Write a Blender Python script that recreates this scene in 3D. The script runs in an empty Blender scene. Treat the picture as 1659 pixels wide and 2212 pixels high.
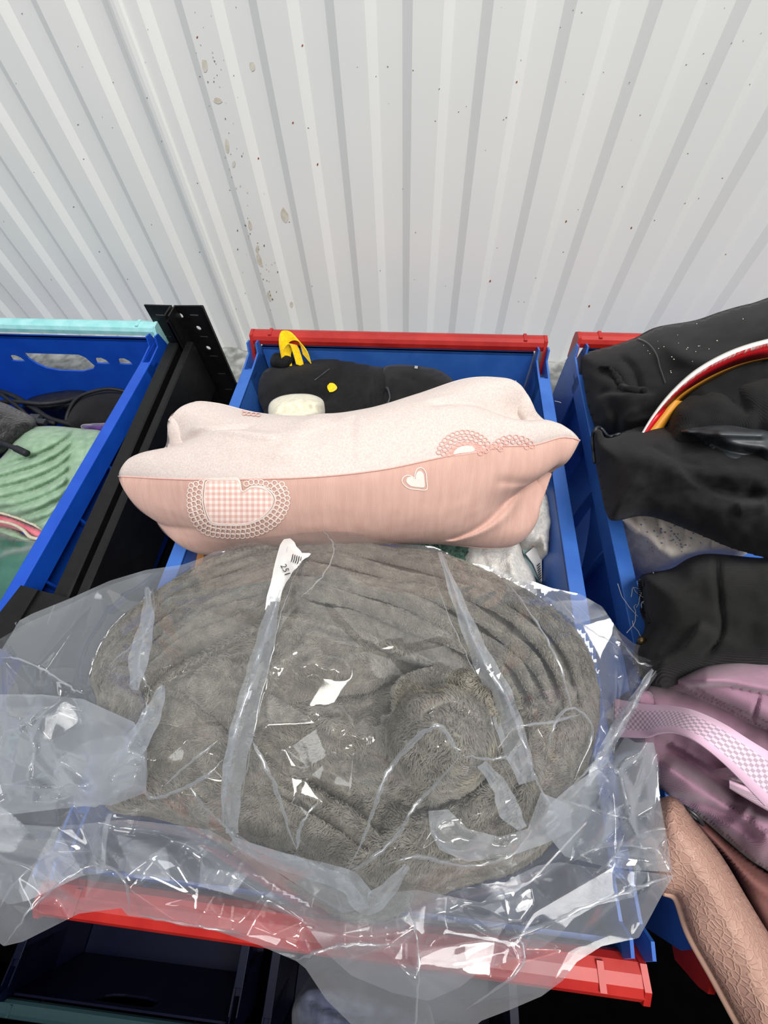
import bpy, bmesh, math, random
import numpy as np
from mathutils import Vector, Matrix, geometry
from mathutils.bvhtree import BVHTree

random.seed(7)
rng = np.random.default_rng(7)
SC = bpy.context.scene
COL = SC.collection

# ------------------------------------------------------------------ camera
CAM_R = np.array([[0.99352614, 0.07075986, -0.08887546],
                  [0.1066702, -0.85019006, 0.51555633],
                  [-0.03908034, -0.52169906, -0.85223402]])
CAM_H, FPX, CX, CY = 0.37, 905.0, 829.5, 1106.0
camd = bpy.data.cameras.new('camera')
camd.sensor_fit = 'VERTICAL'
camd.sensor_height = 36.0
camd.lens = FPX / 2212.0 * 36.0
camd.clip_start = 0.01
cam = bpy.data.objects.new('camera', camd)
COL.objects.link(cam)
M = Matrix.Identity(4)
for i in range(3):
    M[i][0], M[i][1], M[i][2] = CAM_R[i, 0], -CAM_R[i, 1], -CAM_R[i, 2]
M[2][3] = CAM_H
cam.matrix_world = M
SC.camera = cam

# ------------------------------------------------------------------ light
SC.view_settings.view_transform = 'Standard'
SC.view_settings.look = 'None'
SC.view_settings.gamma = 1.0
SC.view_settings.use_curve_mapping = False
SC.view_settings.exposure = 0.0
world = bpy.data.worlds.new('overcast_sky')
SC.world = world
world.use_nodes = True
bg = world.node_tree.nodes['Background']
bg.inputs[0].default_value = (0.95, 0.97, 1.0, 1)
bg.inputs[1].default_value = 0.42


def area(name, loc, target, sx, sy, watts, col):
    l = bpy.data.lights.new(name, 'AREA')
    l.shape = 'RECTANGLE'
    l.size, l.size_y = sx, sy
    l.energy = watts
    l.color = col
    o = bpy.data.objects.new(name, l)
    COL.objects.link(o)
    o.location = loc
    o.rotation_euler = (Vector(target) - Vector(loc)).to_track_quat('-Z', 'Y').to_euler()
    return o


area('skylight', (0.6, -0.42, 2.1), (0.05, 0.2, 0.0), 1.5, 0.9, 64, (1.0, 0.975, 0.93))
area('doorway_daylight', (-1.3, -0.9, 1.7), (0.0, 0.3, 0.1), 0.9, 0.9, 9, (0.95, 0.97, 1.0))
SC.cycles.transparent_max_bounces = 24
SC.cycles.max_bounces = 10


# ------------------------------------------------------------------ helpers
def at(px, py, z=0.0):
    """World point at height z that lies on the sight line of a picture point (vectorised)."""
    px, py, z = np.broadcast_arrays(np.asarray(px, float), np.asarray(py, float), np.asarray(z, float))
    v = np.stack([px - CX, py - CY, np.full(px.shape, FPX)], -1) @ CAM_R.T
    t = (z - CAM_H) / v[..., 2]
    p = v * t[..., None]
    p[..., 2] += CAM_H
    return p


def onwall(px, py, y):
    v = CAM_R @ np.array([px - CX, py - CY, FPX])
    return v * (y / v[1]) + np.array([0, 0, CAM_H])


def sight(px, py):
    v = CAM_R @ np.array([px - CX, py - CY, FPX])
    return Vector(v).normalized()


def lin(c):
    c = np.asarray(c, float) / 255.0
    return tuple(np.where(c <= 0.04045, c / 12.92, ((c + 0.055) / 1.055) ** 2.4)) + (1.0,)


def material(name, col, rough=0.6, spec=0.5, col2=None, nscale=40, sheen=0.0, bump=None, bscale=200, bstr=0.2,
             bdist=0.001, metallic=0.0, detail=3, lo=0.35, hi=0.65, stretch=None):
    m = bpy.data.materials.new(name)
    m.use_nodes = True
    nt = m.node_tree
    b = nt.nodes['Principled BSDF']
    b.inputs['Roughness'].default_value = rough
    b.inputs['Specular IOR Level'].default_value = spec
    b.inputs['Metallic'].default_value = metallic
    if sheen:
        b.inputs['Sheen Weight'].default_value = sheen
        b.inputs['Sheen Roughness'].default_value = 0.5
    tc = nt.nodes.new('ShaderNodeTexCoord')
    vec = tc.outputs['Object']
    if stretch:
        mp = nt.nodes.new('ShaderNodeMapping')
        mp.inputs['Scale'].default_value = stretch
        nt.links.new(vec, mp.inputs[0])
        vec = mp.outputs[0]
    if col2 is None:
        b.inputs['Base Color'].default_value = lin(col)
    else:
        n = nt.nodes.new('ShaderNodeTexNoise')
        n.inputs['Scale'].default_value = nscale
        n.inputs['Detail'].default_value = detail
        nt.links.new(vec, n.inputs['Vector'])
        r = nt.nodes.new('ShaderNodeValToRGB')
        r.color_ramp.elements[0].position = lo
        r.color_ramp.elements[1].position = hi
        r.color_ramp.elements[0].color = lin(col)
        r.color_ramp.elements[1].color = lin(col2)
        nt.links.new(n.outputs['Fac'], r.inputs[0])
        nt.links.new(r.outputs[0], b.inputs['Base Color'])
    if bump:
        if bump == 'noise':
            t = nt.nodes.new('ShaderNodeTexNoise')
            t.inputs['Detail'].default_value = 4
            out = t.outputs['Fac']
        elif bump == 'pebble':
            t = nt.nodes.new('ShaderNodeTexVoronoi')
            t.feature = 'SMOOTH_F1'
            t.inputs['Smoothness'].default_value = 0.35
            out = t.outputs['Distance']
        else:
            t = nt.nodes.new('ShaderNodeTexWave')
            t.bands_direction = bump
            t.inputs['Distortion'].default_value = 0.6
            out = t.outputs['Fac']
        t.inputs['Scale'].default_value = bscale
        nt.links.new(vec, t.inputs['Vector'])
        bn = nt.nodes.new('ShaderNodeBump')
        bn.inputs['Strength'].default_value = bstr
        bn.inputs['Distance'].default_value = bdist
        bn.invert = bump == 'pebble'
        nt.links.new(out, bn.inputs['Height'])
        nt.links.new(bn.outputs[0], b.inputs['Normal'])
    return m


def tag(o, label=None, cat=None, group=None, kind=None):
    for k, v in (('label', label), ('category', cat), ('group', group), ('kind', kind)):
        if v:
            o[k] = v
    return o


def empty(name, loc, label=None, cat=None, group=None, kind=None, rz=0.0):
    o = bpy.data.objects.new(name, None)
    COL.objects.link(o)
    o.location = loc
    o.rotation_euler = (0, 0, rz)
    o.empty_display_size = 0.02
    return tag(o, label, cat, group, kind)


def link(name, me, mats, parent=None, smooth=True):
    for m in (mats if isinstance(mats, (list, tuple)) else [mats]):
        me.materials.append(m)
    if smooth and len(me.polygons):
        me.polygons.foreach_set('use_smooth', np.ones(len(me.polygons), bool))
    o = bpy.data.objects.new(name, me)
    COL.objects.link(o)
    if parent is not None:
        o.parent = parent
        if parent.type == 'EMPTY' or parent.location.length > 0:
            o.matrix_parent_inverse = world_matrix(parent).inverted() if WORLD[0] else Matrix.Identity(4)
    return o


WORLD = [True]      # True: the vertices handed over are in world space


def world_matrix(o):
    m = Matrix.LocRotScale(o.location, o.rotation_euler, o.scale)
    return (world_matrix(o.parent) @ o.matrix_parent_inverse @ m) if o.parent else m


def mesh(name, v, f, mats, parent=None, smooth=True, uv=None):
    me = bpy.data.meshes.new(name)
    me.from_pydata([tuple(map(float, p)) for p in v], [], [tuple(map(int, q)) for q in f])
    me.validate()
    return link(name, me, mats, parent, smooth)


class MB:
    """Collects simple solids in one bmesh."""
    def __init__(self):
        self.b = bmesh.new()

    def box(self, x0, x1, y0, y1, z0, z1, bevel=0.0):
        r = bmesh.ops.create_cube(self.b, size=1.0)
        vs = r['verts']
        for v in vs:
            v.co = Vector((x0 + (v.co.x + .5) * (x1 - x0), y0 + (v.co.y + .5) * (y1 - y0), z0 + (v.co.z + .5) * (z1 - z0)))
        if bevel:
            es = list({e for v in vs for e in v.link_edges})
            bmesh.ops.bevel(self.b, geom=es, offset=bevel, segments=2, affect='EDGES', profile=0.5)
        return self

    def plate(self, outer, holes, fn, n):
        """Flat plate with holes: 2D outline -> fn(u,v) world point, thickness vector n."""
        pts, edges = [], []
        for loop in [outer] + list(holes):
            k = len(pts)
            pts += [Vector(p) for p in loop]
            edges += [(k + i, k + (i + 1) % len(loop)) for i in range(len(loop))]
        vo, eo, fo, *_ = geometry.delaunay_2d_cdt(pts, edges, [], 0, 1e-7)
        keep = []
        for f in fo:
            c = sum((vo[i] for i in f), Vector((0, 0))) / len(f)
            if inside_one(c, outer) and not any(inside_one(c, h) for h in holes):
                keep.append(f)
        n = Vector(n)
        A = [self.b.verts.new(Vector(fn(p.x, p.y))) for p in vo]
        B = [self.b.verts.new(Vector(fn(p.x, p.y)) + n) for p in vo]
        cnt = {}
        for f in keep:
            self.b.faces.new([A[i] for i in f])
            self.b.faces.new([B[i] for i in reversed(f)])
            for i in range(len(f)):
                e = (f[i], f[(i + 1) % len(f)])
                k = (min(e), max(e))
                cnt.setdefault(k, []).append(e)
        for k, es in cnt.items():
            if len(es) == 1:
                a, c = es[0]
                self.b.faces.new([A[c], A[a], B[a], B[c]])
        for v in [v for v in A + B if not v.link_faces]:
            self.b.verts.remove(v)
        return self

    def prism(self, pts, fn0, fn1):
        A = [self.b.verts.new(Vector(fn0(p))) for p in pts]
        B = [self.b.verts.new(Vector(fn1(p))) for p in pts]
        n = len(pts)
        self.b.faces.new(A)
        self.b.faces.new(B[::-1])
        for i in range(n):
            self.b.faces.new([A[(i + 1) % n], A[i], B[i], B[(i + 1) % n]])
        return self

    def build(self, name, mats, parent=None, smooth=False):
        bmesh.ops.recalc_face_normals(self.b, faces=self.b.faces)
        me = bpy.data.meshes.new(name)
        self.b.to_mesh(me)
        self.b.free()
        return link(name, me, mats, parent, smooth)


def inside_one(p, poly):
    c = False
    x, y = p[0], p[1]
    n = len(poly)
    for i in range(n):
        x0, y0 = poly[i]
        x1, y1 = poly[(i + 1) % n]
        if (y0 > y) != (y1 > y) and x < (x1 - x0) * (y - y0) / (y1 - y0) + x0:
            c = not c
    return c


def inside(P, poly):
    poly = np.asarray(poly, float)
    c = np.zeros(len(P), bool)
    for (x0, y0), (x1, y1) in zip(poly, np.roll(poly, -1, 0)):
        if y0 == y1:
            continue
        k = ((y0 > P[:, 1]) != (y1 > P[:, 1])) & (P[:, 0] < (x1 - x0) * (P[:, 1] - y0) / (y1 - y0) + x0)
        c ^= k
    return c


def polydist(P, line, closed=False):
    """distance, signed side, parameter 0..1, nearest point of a polyline."""
    L = np.asarray(line, float)
    A = L if closed else L[:-1]
    B = np.roll(L, -1, 0) if closed else L[1:]
    seg = np.hypot(*(B - A).T)
    cum = np.concatenate([[0], np.cumsum(seg)])
    best = np.full(len(P), 1e9)
    side = np.zeros(len(P))
    par = np.zeros(len(P))
    near = np.zeros((len(P), 2))
    for i in range(len(A)):
        if seg[i] < 1e-9:
            continue
        ab = B[i] - A[i]
        t = np.clip(((P - A[i]) @ ab) / (seg[i] ** 2), 0, 1)
        q = A[i] + t[:, None] * ab
        dd = np.hypot(*(P - q).T)
        k = dd < best
        best[k] = dd[k]
        side[k] = (ab[0] * (P[k, 1] - A[i][1]) - ab[1] * (P[k, 0] - A[i][0]))
        par[k] = (cum[i] + t[k] * seg[i]) / cum[-1]
        near[k] = q[k]
    return best, np.sign(side), par, near


def spline(pts, n=8, closed=False):
    P = np.asarray(pts, float)
    out = []
    N = len(P)
    for i in range(N if closed else N - 1):
        if closed:
            a, b, c, d = P[(i - 1) % N], P[i], P[(i + 1) % N], P[(i + 2) % N]
        else:
            a, b, c, d = P[max(i - 1, 0)], P[i], P[i + 1], P[min(i + 2, N - 1)]
        for k in range(n):
            t = k / n
            out.append(0.5 * ((2 * b) + (-a + c) * t + (2 * a - 5 * b + 4 * c - d) * t * t + (-a + 3 * b - 3 * c + d) * t ** 3))
    if not closed:
        out.append(P[-1])
    return np.array(out)


def vnoise(P, scale, seed=0):
    """smooth value noise, -1..1"""
    Q = np.asarray(P, float) * scale + seed * 17.31
    I = np.floor(Q).astype(np.int64)
    F = Q - I
    F = F * F * (3 - 2 * F)

    def h(ix, iy):
        n = (ix * 374761393 + iy * 668265263 + seed * 974711) & 0xffffffff
        n = ((n ^ (n >> 13)) * 1274126177) & 0xffffffff
        return ((n ^ (n >> 16)) & 0xffff) / 32767.5 - 1
    a, b = h(I[:, 0], I[:, 1]), h(I[:, 0] + 1, I[:, 1])
    c, d = h(I[:, 0], I[:, 1] + 1), h(I[:, 0] + 1, I[:, 1] + 1)
    return (a + (b - a) * F[:, 0]) * (1 - F[:, 1]) + (c + (d - c) * F[:, 0]) * F[:, 1]


def fbm(P, scale, seed=0, octs=3):
    return sum(vnoise(P, scale * 2 ** k, seed + k) * 0.5 ** k for k in range(octs))


def relief(P, feats):
    """Sum of cloth features: ('line',pts,w,h) ('fold',pts,w,h,decay) ('bump',c,(rx,ry),ang,h) ('noise',scale,h,seed)"""
    z = np.zeros(len(P))
    for f in feats:
        if f[0] == 'line':
            d, s, t, _ = polydist(P, spline(f[1], 5))
            tp = np.clip(np.minimum(t, 1 - t) / 0.12, 0, 1)
            z += f[3] * np.exp(-(d / f[2]) ** 2) * (0.15 + 0.85 * tp)
        elif f[0] == 'fold':
            d, s, t, _ = polydist(P, spline(f[1], 5))
            s = s * d
            tp = np.clip(np.minimum(t, 1 - t) / 0.15, 0, 1)
            step = np.clip(s / f[2] + 0.5, 0, 1)
            step = np.sqrt(np.clip(1 - (1 - step) ** 2, 0, 1))
            endfade = np.where((t <= 0) | (t >= 1), 0.0, 1.0)
            z += f[3] * step * np.exp(-np.maximum(s, 0) / f[4]) * tp * endfade
        elif f[0] == 'bump':
            a = math.radians(f[3])
            q = (P - np.array(f[1])) @ np.array([[math.cos(a), -math.sin(a)], [math.sin(a), math.cos(a)]])
            r = np.hypot(q[:, 0] / f[2][0], q[:, 1] / f[2][1])
            z += f[4] * np.clip(1 - r ** 2, 0, 1) ** (0.6 if len(f) < 6 else f[5])
        elif f[0] == 'noise':
            z += f[2] * fbm(P, f[1], f[3])
    return z


def grid_in(outline, step):
    """Quads of a square lattice inside a closed outline, their rim pulled onto the outline."""
    O = np.asarray(outline, float)
    lo, hi = O.min(0) - step, O.max(0) + step
    xs, ys = np.arange(lo[0], hi[0], step), np.arange(lo[1], hi[1], step)
    gx, gy = np.meshgrid(xs, ys)
    P = np.stack([gx.ravel(), gy.ravel()], 1)
    W = len(xs)
    C = np.stack([(gx[:-1, :-1] + step / 2).ravel(), (gy[:-1, :-1] + step / 2).ravel()], 1)
    iy, ix = np.divmod(np.flatnonzero(inside(C, O)), W - 1)
    a = iy * W + ix
    q = np.stack([a, a + 1, a + W + 1, a + W], 1)
    used, inv = np.unique(q, return_inverse=True)
    q = inv.reshape(-1, 4)
    P = P[used]
    e = np.concatenate([q[:, [0, 1]], q[:, [1, 2]], q[:, [2, 3]], q[:, [3, 0]]])
    es = np.sort(e, 1)
    u, idx, n = np.unique(es, axis=0, return_index=True, return_counts=True)
    be = e[idx[n == 1]]
    rim = np.zeros(len(P), bool)
    rim[be.ravel()] = True
    d, _, _, near = polydist(P, O, True)
    P[rim] = near[rim]
    d[rim] = 0
    ins = inside(P, O)
    d[~ins & ~rim] = 0
    return P, q, rim, d, be


def puff(name, outline, zb, H, R, mats, parent=None, feats=(), step=8, thick=0.02, zmin=-0.19, smooth_outline=True, power=2.0,
         offs=None):
    """A soft closed body: outline seen from above (picture points), rim height zb, crown height H reached R inwards."""
    O = spline(outline, 6, True) if smooth_outline else np.asarray(outline, float)
    P, q, rim, d, be = grid_in(O, step)
    base = zb(P) if callable(zb) else np.full(len(P), float(zb))
    k = np.clip(d / R, 0, 1)
    prof = (1 - (1 - k) ** power) ** (1 / power)
    edge = np.clip(d / (2.0 * step), 0, 1)
    z = base + H * prof + relief(P, feats) * edge
    if offs is not None:
        z = z + offs(P)
    top = at(P[:, 0], P[:, 1], z)
    nt = len(P)
    # underside
    under = at(P[:, 0], P[:, 1], base)
    drop = np.minimum(thick, 0.9 * thick * np.sqrt(np.clip(k, 0, 1)) + 0.001)
    under[:, 2] = np.maximum(base - drop, zmin)
    lowest = np.minimum(base, top[:, 2]) - 0.0005
    under[:, 2] = np.where(rim, under[:, 2], np.minimum(under[:, 2], lowest))
    idx = np.arange(nt) + nt
    idx[rim] = np.flatnonzero(rim)
    V = np.concatenate([top, under])
    F = np.concatenate([q[:, ::-1], idx[q]])
    usedv, inv = np.unique(F, return_inverse=True)
    o = mesh(name, V[usedv], inv.reshape(-1, 4), mats, parent)
    fix_normals(o)
    return o


def fix_normals(o):
    b = bmesh.new()
    b.from_mesh(o.data)
    bmesh.ops.recalc_face_normals(b, faces=b.faces)
    b.to_mesh(o.data)
    b.free()


def tube_mesh(pts, r, n=8, closed=False):
    P = np.asarray(pts, float)
    r = np.broadcast_to(np.asarray(r, float), (len(P),))
    T = np.gradient(P, axis=0)
    if closed:
        T = np.roll(P, -1, 0) - np.roll(P, 1, 0)
    T /= np.linalg.norm(T, axis=1)[:, None] + 1e-12
    u = np.cross(T[0], [0, 0, 1.0])
    if np.linalg.norm(u) < 1e-3:
        u = np.cross(T[0], [0, 1.0, 0])
    V = []
    for i in range(len(P)):
        u = u - T[i] * u.dot(T[i])
        u /= np.linalg.norm(u) + 1e-12
        w = np.cross(T[i], u)
        for k in range(n):
            a = 2 * math.pi * k / n
            V.append(P[i] + r[i] * (math.cos(a) * u + math.sin(a) * w))
    F = []
    m = len(P)
    for i in range(m if closed else m - 1):
        j = (i + 1) % m
        for k in range(n):
            F.append((i * n + k, i * n + (k + 1) % n, j * n + (k + 1) % n, j * n + k))
    if not closed:
        F.append(tuple(range(n))[::-1])
        F.append(tuple((m - 1) * n + k for k in range(n)))
    return V, F


def tube(name, pts, r, mats, parent=None, n=8, closed=False):
    V, F = tube_mesh(pts, r, n, closed)
    return mesh(name, V, F, mats, parent)


def px_path(pts, n=8):
    """[(px,py,z)...] -> smooth world path"""
    s = spline(pts, n)
    return at(s[:, 0], s[:, 1], s[:, 2])


def bvh_of(objs):
    V, F = [], []
    for o in objs:
        k = len(V)
        mw = world_matrix(o)
        V += [mw @ v.co for v in o.data.vertices]
        F += [tuple(k + i for i in p.vertices) for p in o.data.polygons]
    return BVHTree.FromPolygons(V, F)


def cast(bvh, px, py, lift=0.0006):
    d = sight(px, py)
    h = bvh.ray_cast(Vector((0, 0, CAM_H)), d)
    if h[0] is None:
        return None
    n = h[1] if h[1].dot(d) < 0 else -h[1]
    return h[0] + n * lift


def ribbon_on(bvh, lines, w, lift=0.0006, closed=False):
    """Thin strips of width w (picture points) lying on a surface; lines are lists of picture points."""
    V, F = [], []
    for L in lines:
        L = np.asarray(L, float)
        T = np.gradient(L, axis=0)
        T /= np.hypot(*T.T)[:, None] + 1e-9
        N = np.stack([-T[:, 1], T[:, 0]], 1) * w / 2
        prev = None
        for p, nn in zip(L, N):
            a, c, b = cast(bvh, *(p - nn), lift), cast(bvh, *p, lift * 1.6), cast(bvh, *(p + nn), lift)
            if a is None or b is None or c is None or (a - b).length > w * 0.004:
                prev = None
                continue
            k = len(V)
            V += [a, c, b]
            if prev is not None and (V[prev + 1] - c).length < 0.02:
                F += [(prev, prev + 1, k + 1, k), (prev + 1, prev + 2, k + 2, k + 1)]
            prev = k
    return V, F


def patch_on(bvh, outline, step, lift=0.0005):
    P, q, rim, d, be = grid_in(outline, step)
    V = [cast(bvh, x, y, lift) for x, y in P]
    F = [tuple(f) for f in q if all(V[i] is not None for i in f)]
    V = [v if v is not None else Vector((0, 0, 0)) for v in V]
    used = sorted({i for f in F for i in f})
    mp = {u: i for i, u in enumerate(used)}
    return [V[u] for u in used], [tuple(mp[i] for i in f) for f in F], P[used]


# ------------------------------------------------------------------ setting
Y_WALL, Z_LEDGE, Z_FLOOR, Z_SHELF = 0.60, -0.098, -0.95, -0.205


def wall_material():
    m = bpy.data.materials.new('white_painted_sheet')
    m.use_nodes = True
    nt = m.node_tree
    b = nt.nodes['Principled BSDF']
    b.inputs['Roughness'].default_value = 0.42
    tc = nt.nodes.new('ShaderNodeTexCoord')

    def noise(scale, lo, hi, detail=2, st=(1, 1, 1)):
        mp = nt.nodes.new('ShaderNodeMapping')
        mp.inputs['Scale'].default_value = st
        nt.links.new(tc.outputs['Object'], mp.inputs[0])
        n = nt.nodes.new('ShaderNodeTexNoise')
        n.inputs['Scale'].default_value = scale
        n.inputs['Detail'].default_value = detail
        nt.links.new(mp.outputs[0], n.inputs['Vector'])
        r = nt.nodes.new('ShaderNodeMapRange')
        r.inputs['From Min'].default_value, r.inputs['From Max'].default_value = lo, hi
        nt.links.new(n.outputs['Fac'], r.inputs['Value'])
        return r.outputs[0]

    def mix(fac, a, c):
        x = nt.nodes.new('ShaderNodeMix')
        x.data_type = 'RGBA'
        nt.links.new(fac, x.inputs[0])
        if isinstance(a, tuple):
            x.inputs[6].default_value = a
        else:
            nt.links.new(a, x.inputs[6])
        x.inputs[7].default_value = c
        return x.outputs[2]
    c = mix(noise(3.0, 0.4, 0.7), lin((238, 239, 237)), lin((231, 233, 232)))
    nt.links.new(c, b.inputs['Base Color'])
    return m


def stain_material():
    m = material('faint_brown_stain', (205, 196, 178), 0.5, 0.3, (222, 218, 208), 160)
    return m


M_WALL = wall_material()
PITCH, X_DARK = 0.0729, -0.0457
RH = 0.0062


def wall_profile(x0, x1, rise=True):
    """Rib profile from x0 to x1: left slope faces -X, right slope faces +X."""
    pts = []
    k = math.floor((x0 - X_DARK) / PITCH) - 1
    while X_DARK + k * PITCH < x1 + PITCH:
        a = X_DARK + k * PITCH
        pts += [(a - 0.005, 0), (a + 0.005, RH), (a + 0.0335, RH), (a + 0.0435, 0)]
        k += 1
    return [(x, h) for x, h in pts if x0 <= x <= x1]


wall = empty('wall_back', (0, Y_WALL, Z_LEDGE), kind='structure')
SEAM_X = X_DARK - 4 * PITCH
for (x0, x1) in ((-2.2, SEAM_X + 0.016), (SEAM_X + 0.012, 1.9)):
    prof = wall_profile(x0, x1)
    prof = prof + [(x1, RH)] if x1 < 0 else [(x0, RH)] + prof
    V, F = [], []
    for z in (Z_LEDGE, 1.35):
        for x, h in prof:
            V.append((x, Y_WALL - h, z))
    n = len(prof)
    for i in range(n - 1):
        F.append((i, i + 1, n + i + 1, n + i))
    for y in (0.004,):
        for z in (Z_LEDGE, 1.35):
            for x, h in prof:
                V.append((x, Y_WALL + y, z))
    for i in range(n - 1):
        F.append((2 * n + i + 1, 2 * n + i, 3 * n + i, 3 * n + i + 1))
    w = mesh('sheet_panel', V, F, M_WALL, wall, smooth=False)
# raised cover strip on the joint of the two sheets
b = MB()
sec = [(0.0035, -0.001), (0.005, 0.002), (0.0085, 0.0036), (0.0125, 0.0040), (0.017, 0.0030), (0.0185, 0.0012), (0.019, -0.001)]
b.prism(sec, lambda p: (SEAM_X + p[0], Y_WALL - RH - p[1], Z_LEDGE + 0.001), lambda p: (SEAM_X + p[0], Y_WALL - RH - p[1], 1.35))
b.build('joint_strip', M_WALL, wall)

# faint stains and rust specks on the sheets
M_STAIN = stain_material()
M_RUST = material('rust_speck', (150, 84, 40), 0.7)
M_GREY_SPECK = material('grey_dirt_speck', (128, 126, 120), 0.7)
wb = bvh_of([o for o in bpy.data.objects if o.parent == wall])
V, F = [], []


def speck(px, py, rx, ry, ang, V, F, n=9, lift=0.0003):
    c = cast(wb, px, py, lift)
    if c is None:
        return
    k = len(V)
    ring = []
    for i in range(n):
        a = 2 * math.pi * i / n
        q = (rx * math.cos(a) * random.uniform(.75, 1.15), ry * math.sin(a) * random.uniform(.75, 1.15))
        s = math.radians(ang)
        p = cast(wb, px + q[0] * math.cos(s) - q[1] * math.sin(s), py + q[0] * math.sin(s) + q[1] * math.cos(s), lift)
        if p is None:
            return
        ring.append(p)
    V += [c] + ring
    F += [(k, k + 1 + i, k + 1 + (i + 1) % n) for i in range(n)]


SV = {'s': ([], []), 'r': ([], []), 'g': ([], [])}
for x, y, rx, ry, a in [(442, 142, 7, 16, -8), (470, 217, 10, 8, 10), (545, 143, 6, 12, -15), (491, 316, 5, 16, -5), (614, 465, 9, 17, -12),
                        (540, 486, 4, 12, -10), (560, 560, 5, 17, -12), (582, 640, 5, 14, -14), (505, 355, 4, 8, 0), (630, 658, 4, 7, 0), (556, 537, 4, 8, 0)]:
    speck(x, y, rx, ry, a, *SV['s'])
for x, y in [(653, 98), (1116, 177), (1273, 661), (1364, 492), (1223, 478), (1059, 607), (633, 265), (686, 355), (558, 342), (426, 80)]:
    speck(x, y, 1.8, 2.8, 20, *SV['r'], n=7)
for i in range(90):
    x, y = random.uniform(0, 1659), random.uniform(0, 700)
    s = random.uniform(0.6, 1.3)
    speck(x, y, s * 1.5, s, random.uniform(0, 180), *SV['g'], n=6)
for i in range(60):
    y = random.uniform(60, 690)
    x = 425 + y * 0.235 + random.gauss(0, 22)
    s = random.uniform(0.7, 1.7)
    speck(x, y, s, s * 1.6, -12, *SV['s' if i % 2 else 'g'], n=6)
for key, nm, mm in (('s', 'stain', M_STAIN), ('r', 'rust_speck', M_RUST), ('g', 'dirt_speck', M_GREY_SPECK)):
    o = mesh(nm, SV[key][0], SV[key][1], mm, wall, smooth=False)
    o['kind'] = 'stuff'

M_CONC = material('grey_speckled_concrete', (122, 124, 122), 0.9, 0.2, (176, 178, 175), 60, bump='noise', bscale=150, bstr=0.3, detail=6)
tag(MB().box(-2.2, 1.9, 0.512, Y_WALL + 0.004, Z_FLOOR, Z_LEDGE).build('trim_1', M_CONC), kind='structure')
M_FLOOR = material('shade_black_surface', (6, 6, 7), 1.0, 0.0, (9, 9, 10), 30)  # black colour stands in for the deep shade under the rack
tag(MB().box(-2.2, 1.9, -1.6, 0.512, Z_FLOOR - 0.05, Z_FLOOR).build('floor', M_FLOOR), kind='structure')
tag(MB().box(-2.2, 1.9, -0.46, -0.44, Z_FLOOR, 0.5).build('unseen_light_blocker', M_FLOOR), kind='structure')  # added out of view to keep light off the space below the crates

# ------------------------------------------------------------------ rack
M_BLACK = material('black_coated_steel', (10, 10, 11), 0.5, 0.3, (17, 17, 18), 90, bump='noise', bscale=300, bstr=0.08)
rack = empty('storage_rack', (-0.35, 0.3, Z_FLOOR), 'black steel shelving rack with perforated post and two long side rails', 'rack')


def circ(cx, cz, r, n=12):
    return [(cx + r * math.cos(2 * math.pi * i / n), cz + r * math.sin(2 * math.pi * i / n)) for i in range(n)]


def rect(cx, cz, w, h):
    return [(cx - w / 2, cz - h / 2), (cx + w / 2, cz - h / 2), (cx + w / 2, cz + h / 2), (cx - w / 2, cz + h / 2)]


YP = 0.498
fl = lambda px, py: (lambda p: (p[0], p[2]))(onwall(px, py, YP))
top_z = fl(375, 659)[1]
xl0, xl1 = fl(313, 659)[0], fl(368, 660)[0]
xr0, xr1 = fl(380, 660)[0], fl(440, 661)[0]
slots_r = [rect(*fl(420, 679), 0.013, 0.0016), rect(*fl(441, 725), 0.013, 0.0016), rect(*fl(462, 767), 0.013, 0.0016), rect(*fl(479, 805), 0.013, 0.0016), rect(*fl(494, 839), 0.013, 0.0016)]
holes_r = [circ(*fl(391, 680), 0.0038), circ(*fl(430, 707), 0.0036), circ(*fl(451, 750), 0.0036)]
slots_l = [rect(*fl(345, 679), 0.013, 0.0016), rect(*fl(364, 725), 0.009, 0.0016)]
b = MB()
b.plate([(xr0, -0.40), (xr1, -0.40), (xr1, top_z), (xr1 - 0.001, top_z + 0.0012), (xr0, top_z)], slots_r + holes_r, lambda u, v: (u, YP, v), (0, -0.0022, 0))
b.box(xr0 - 0.0022, xr0, YP - 0.024, YP, -0.40, top_z)
b.box(xr1 - 0.0018, xr1, YP - 0.004, YP - 0.002, -0.40, top_z + 0.001)
b.build('post', M_BLACK, rack)
b = MB()
b.plate([(xl0, -0.40), (xl1, -0.40), (xl1, top_z), (xl0, top_z)], slots_l, lambda u, v: (u, YP, v), (0, -0.0022, 0))
b.box(xl1, xl1 + 0.0022, YP - 0.024, YP, -0.40, top_z)
b.build('post', M_BLACK, rack)
# folded clip between the two angles
b = MB()
cz = top_z - 0.006
b.box(xl1 + 0.0022, xr0 - 0.0022, YP - 0.027, YP - 0.024, -0.1, cz - 0.002)
b.box(xl1 + 0.0022, xl1 + 0.0045, YP - 0.027, YP, cz - 0.05, cz)
b.build('post_clip', M_BLACK, rack)


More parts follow.
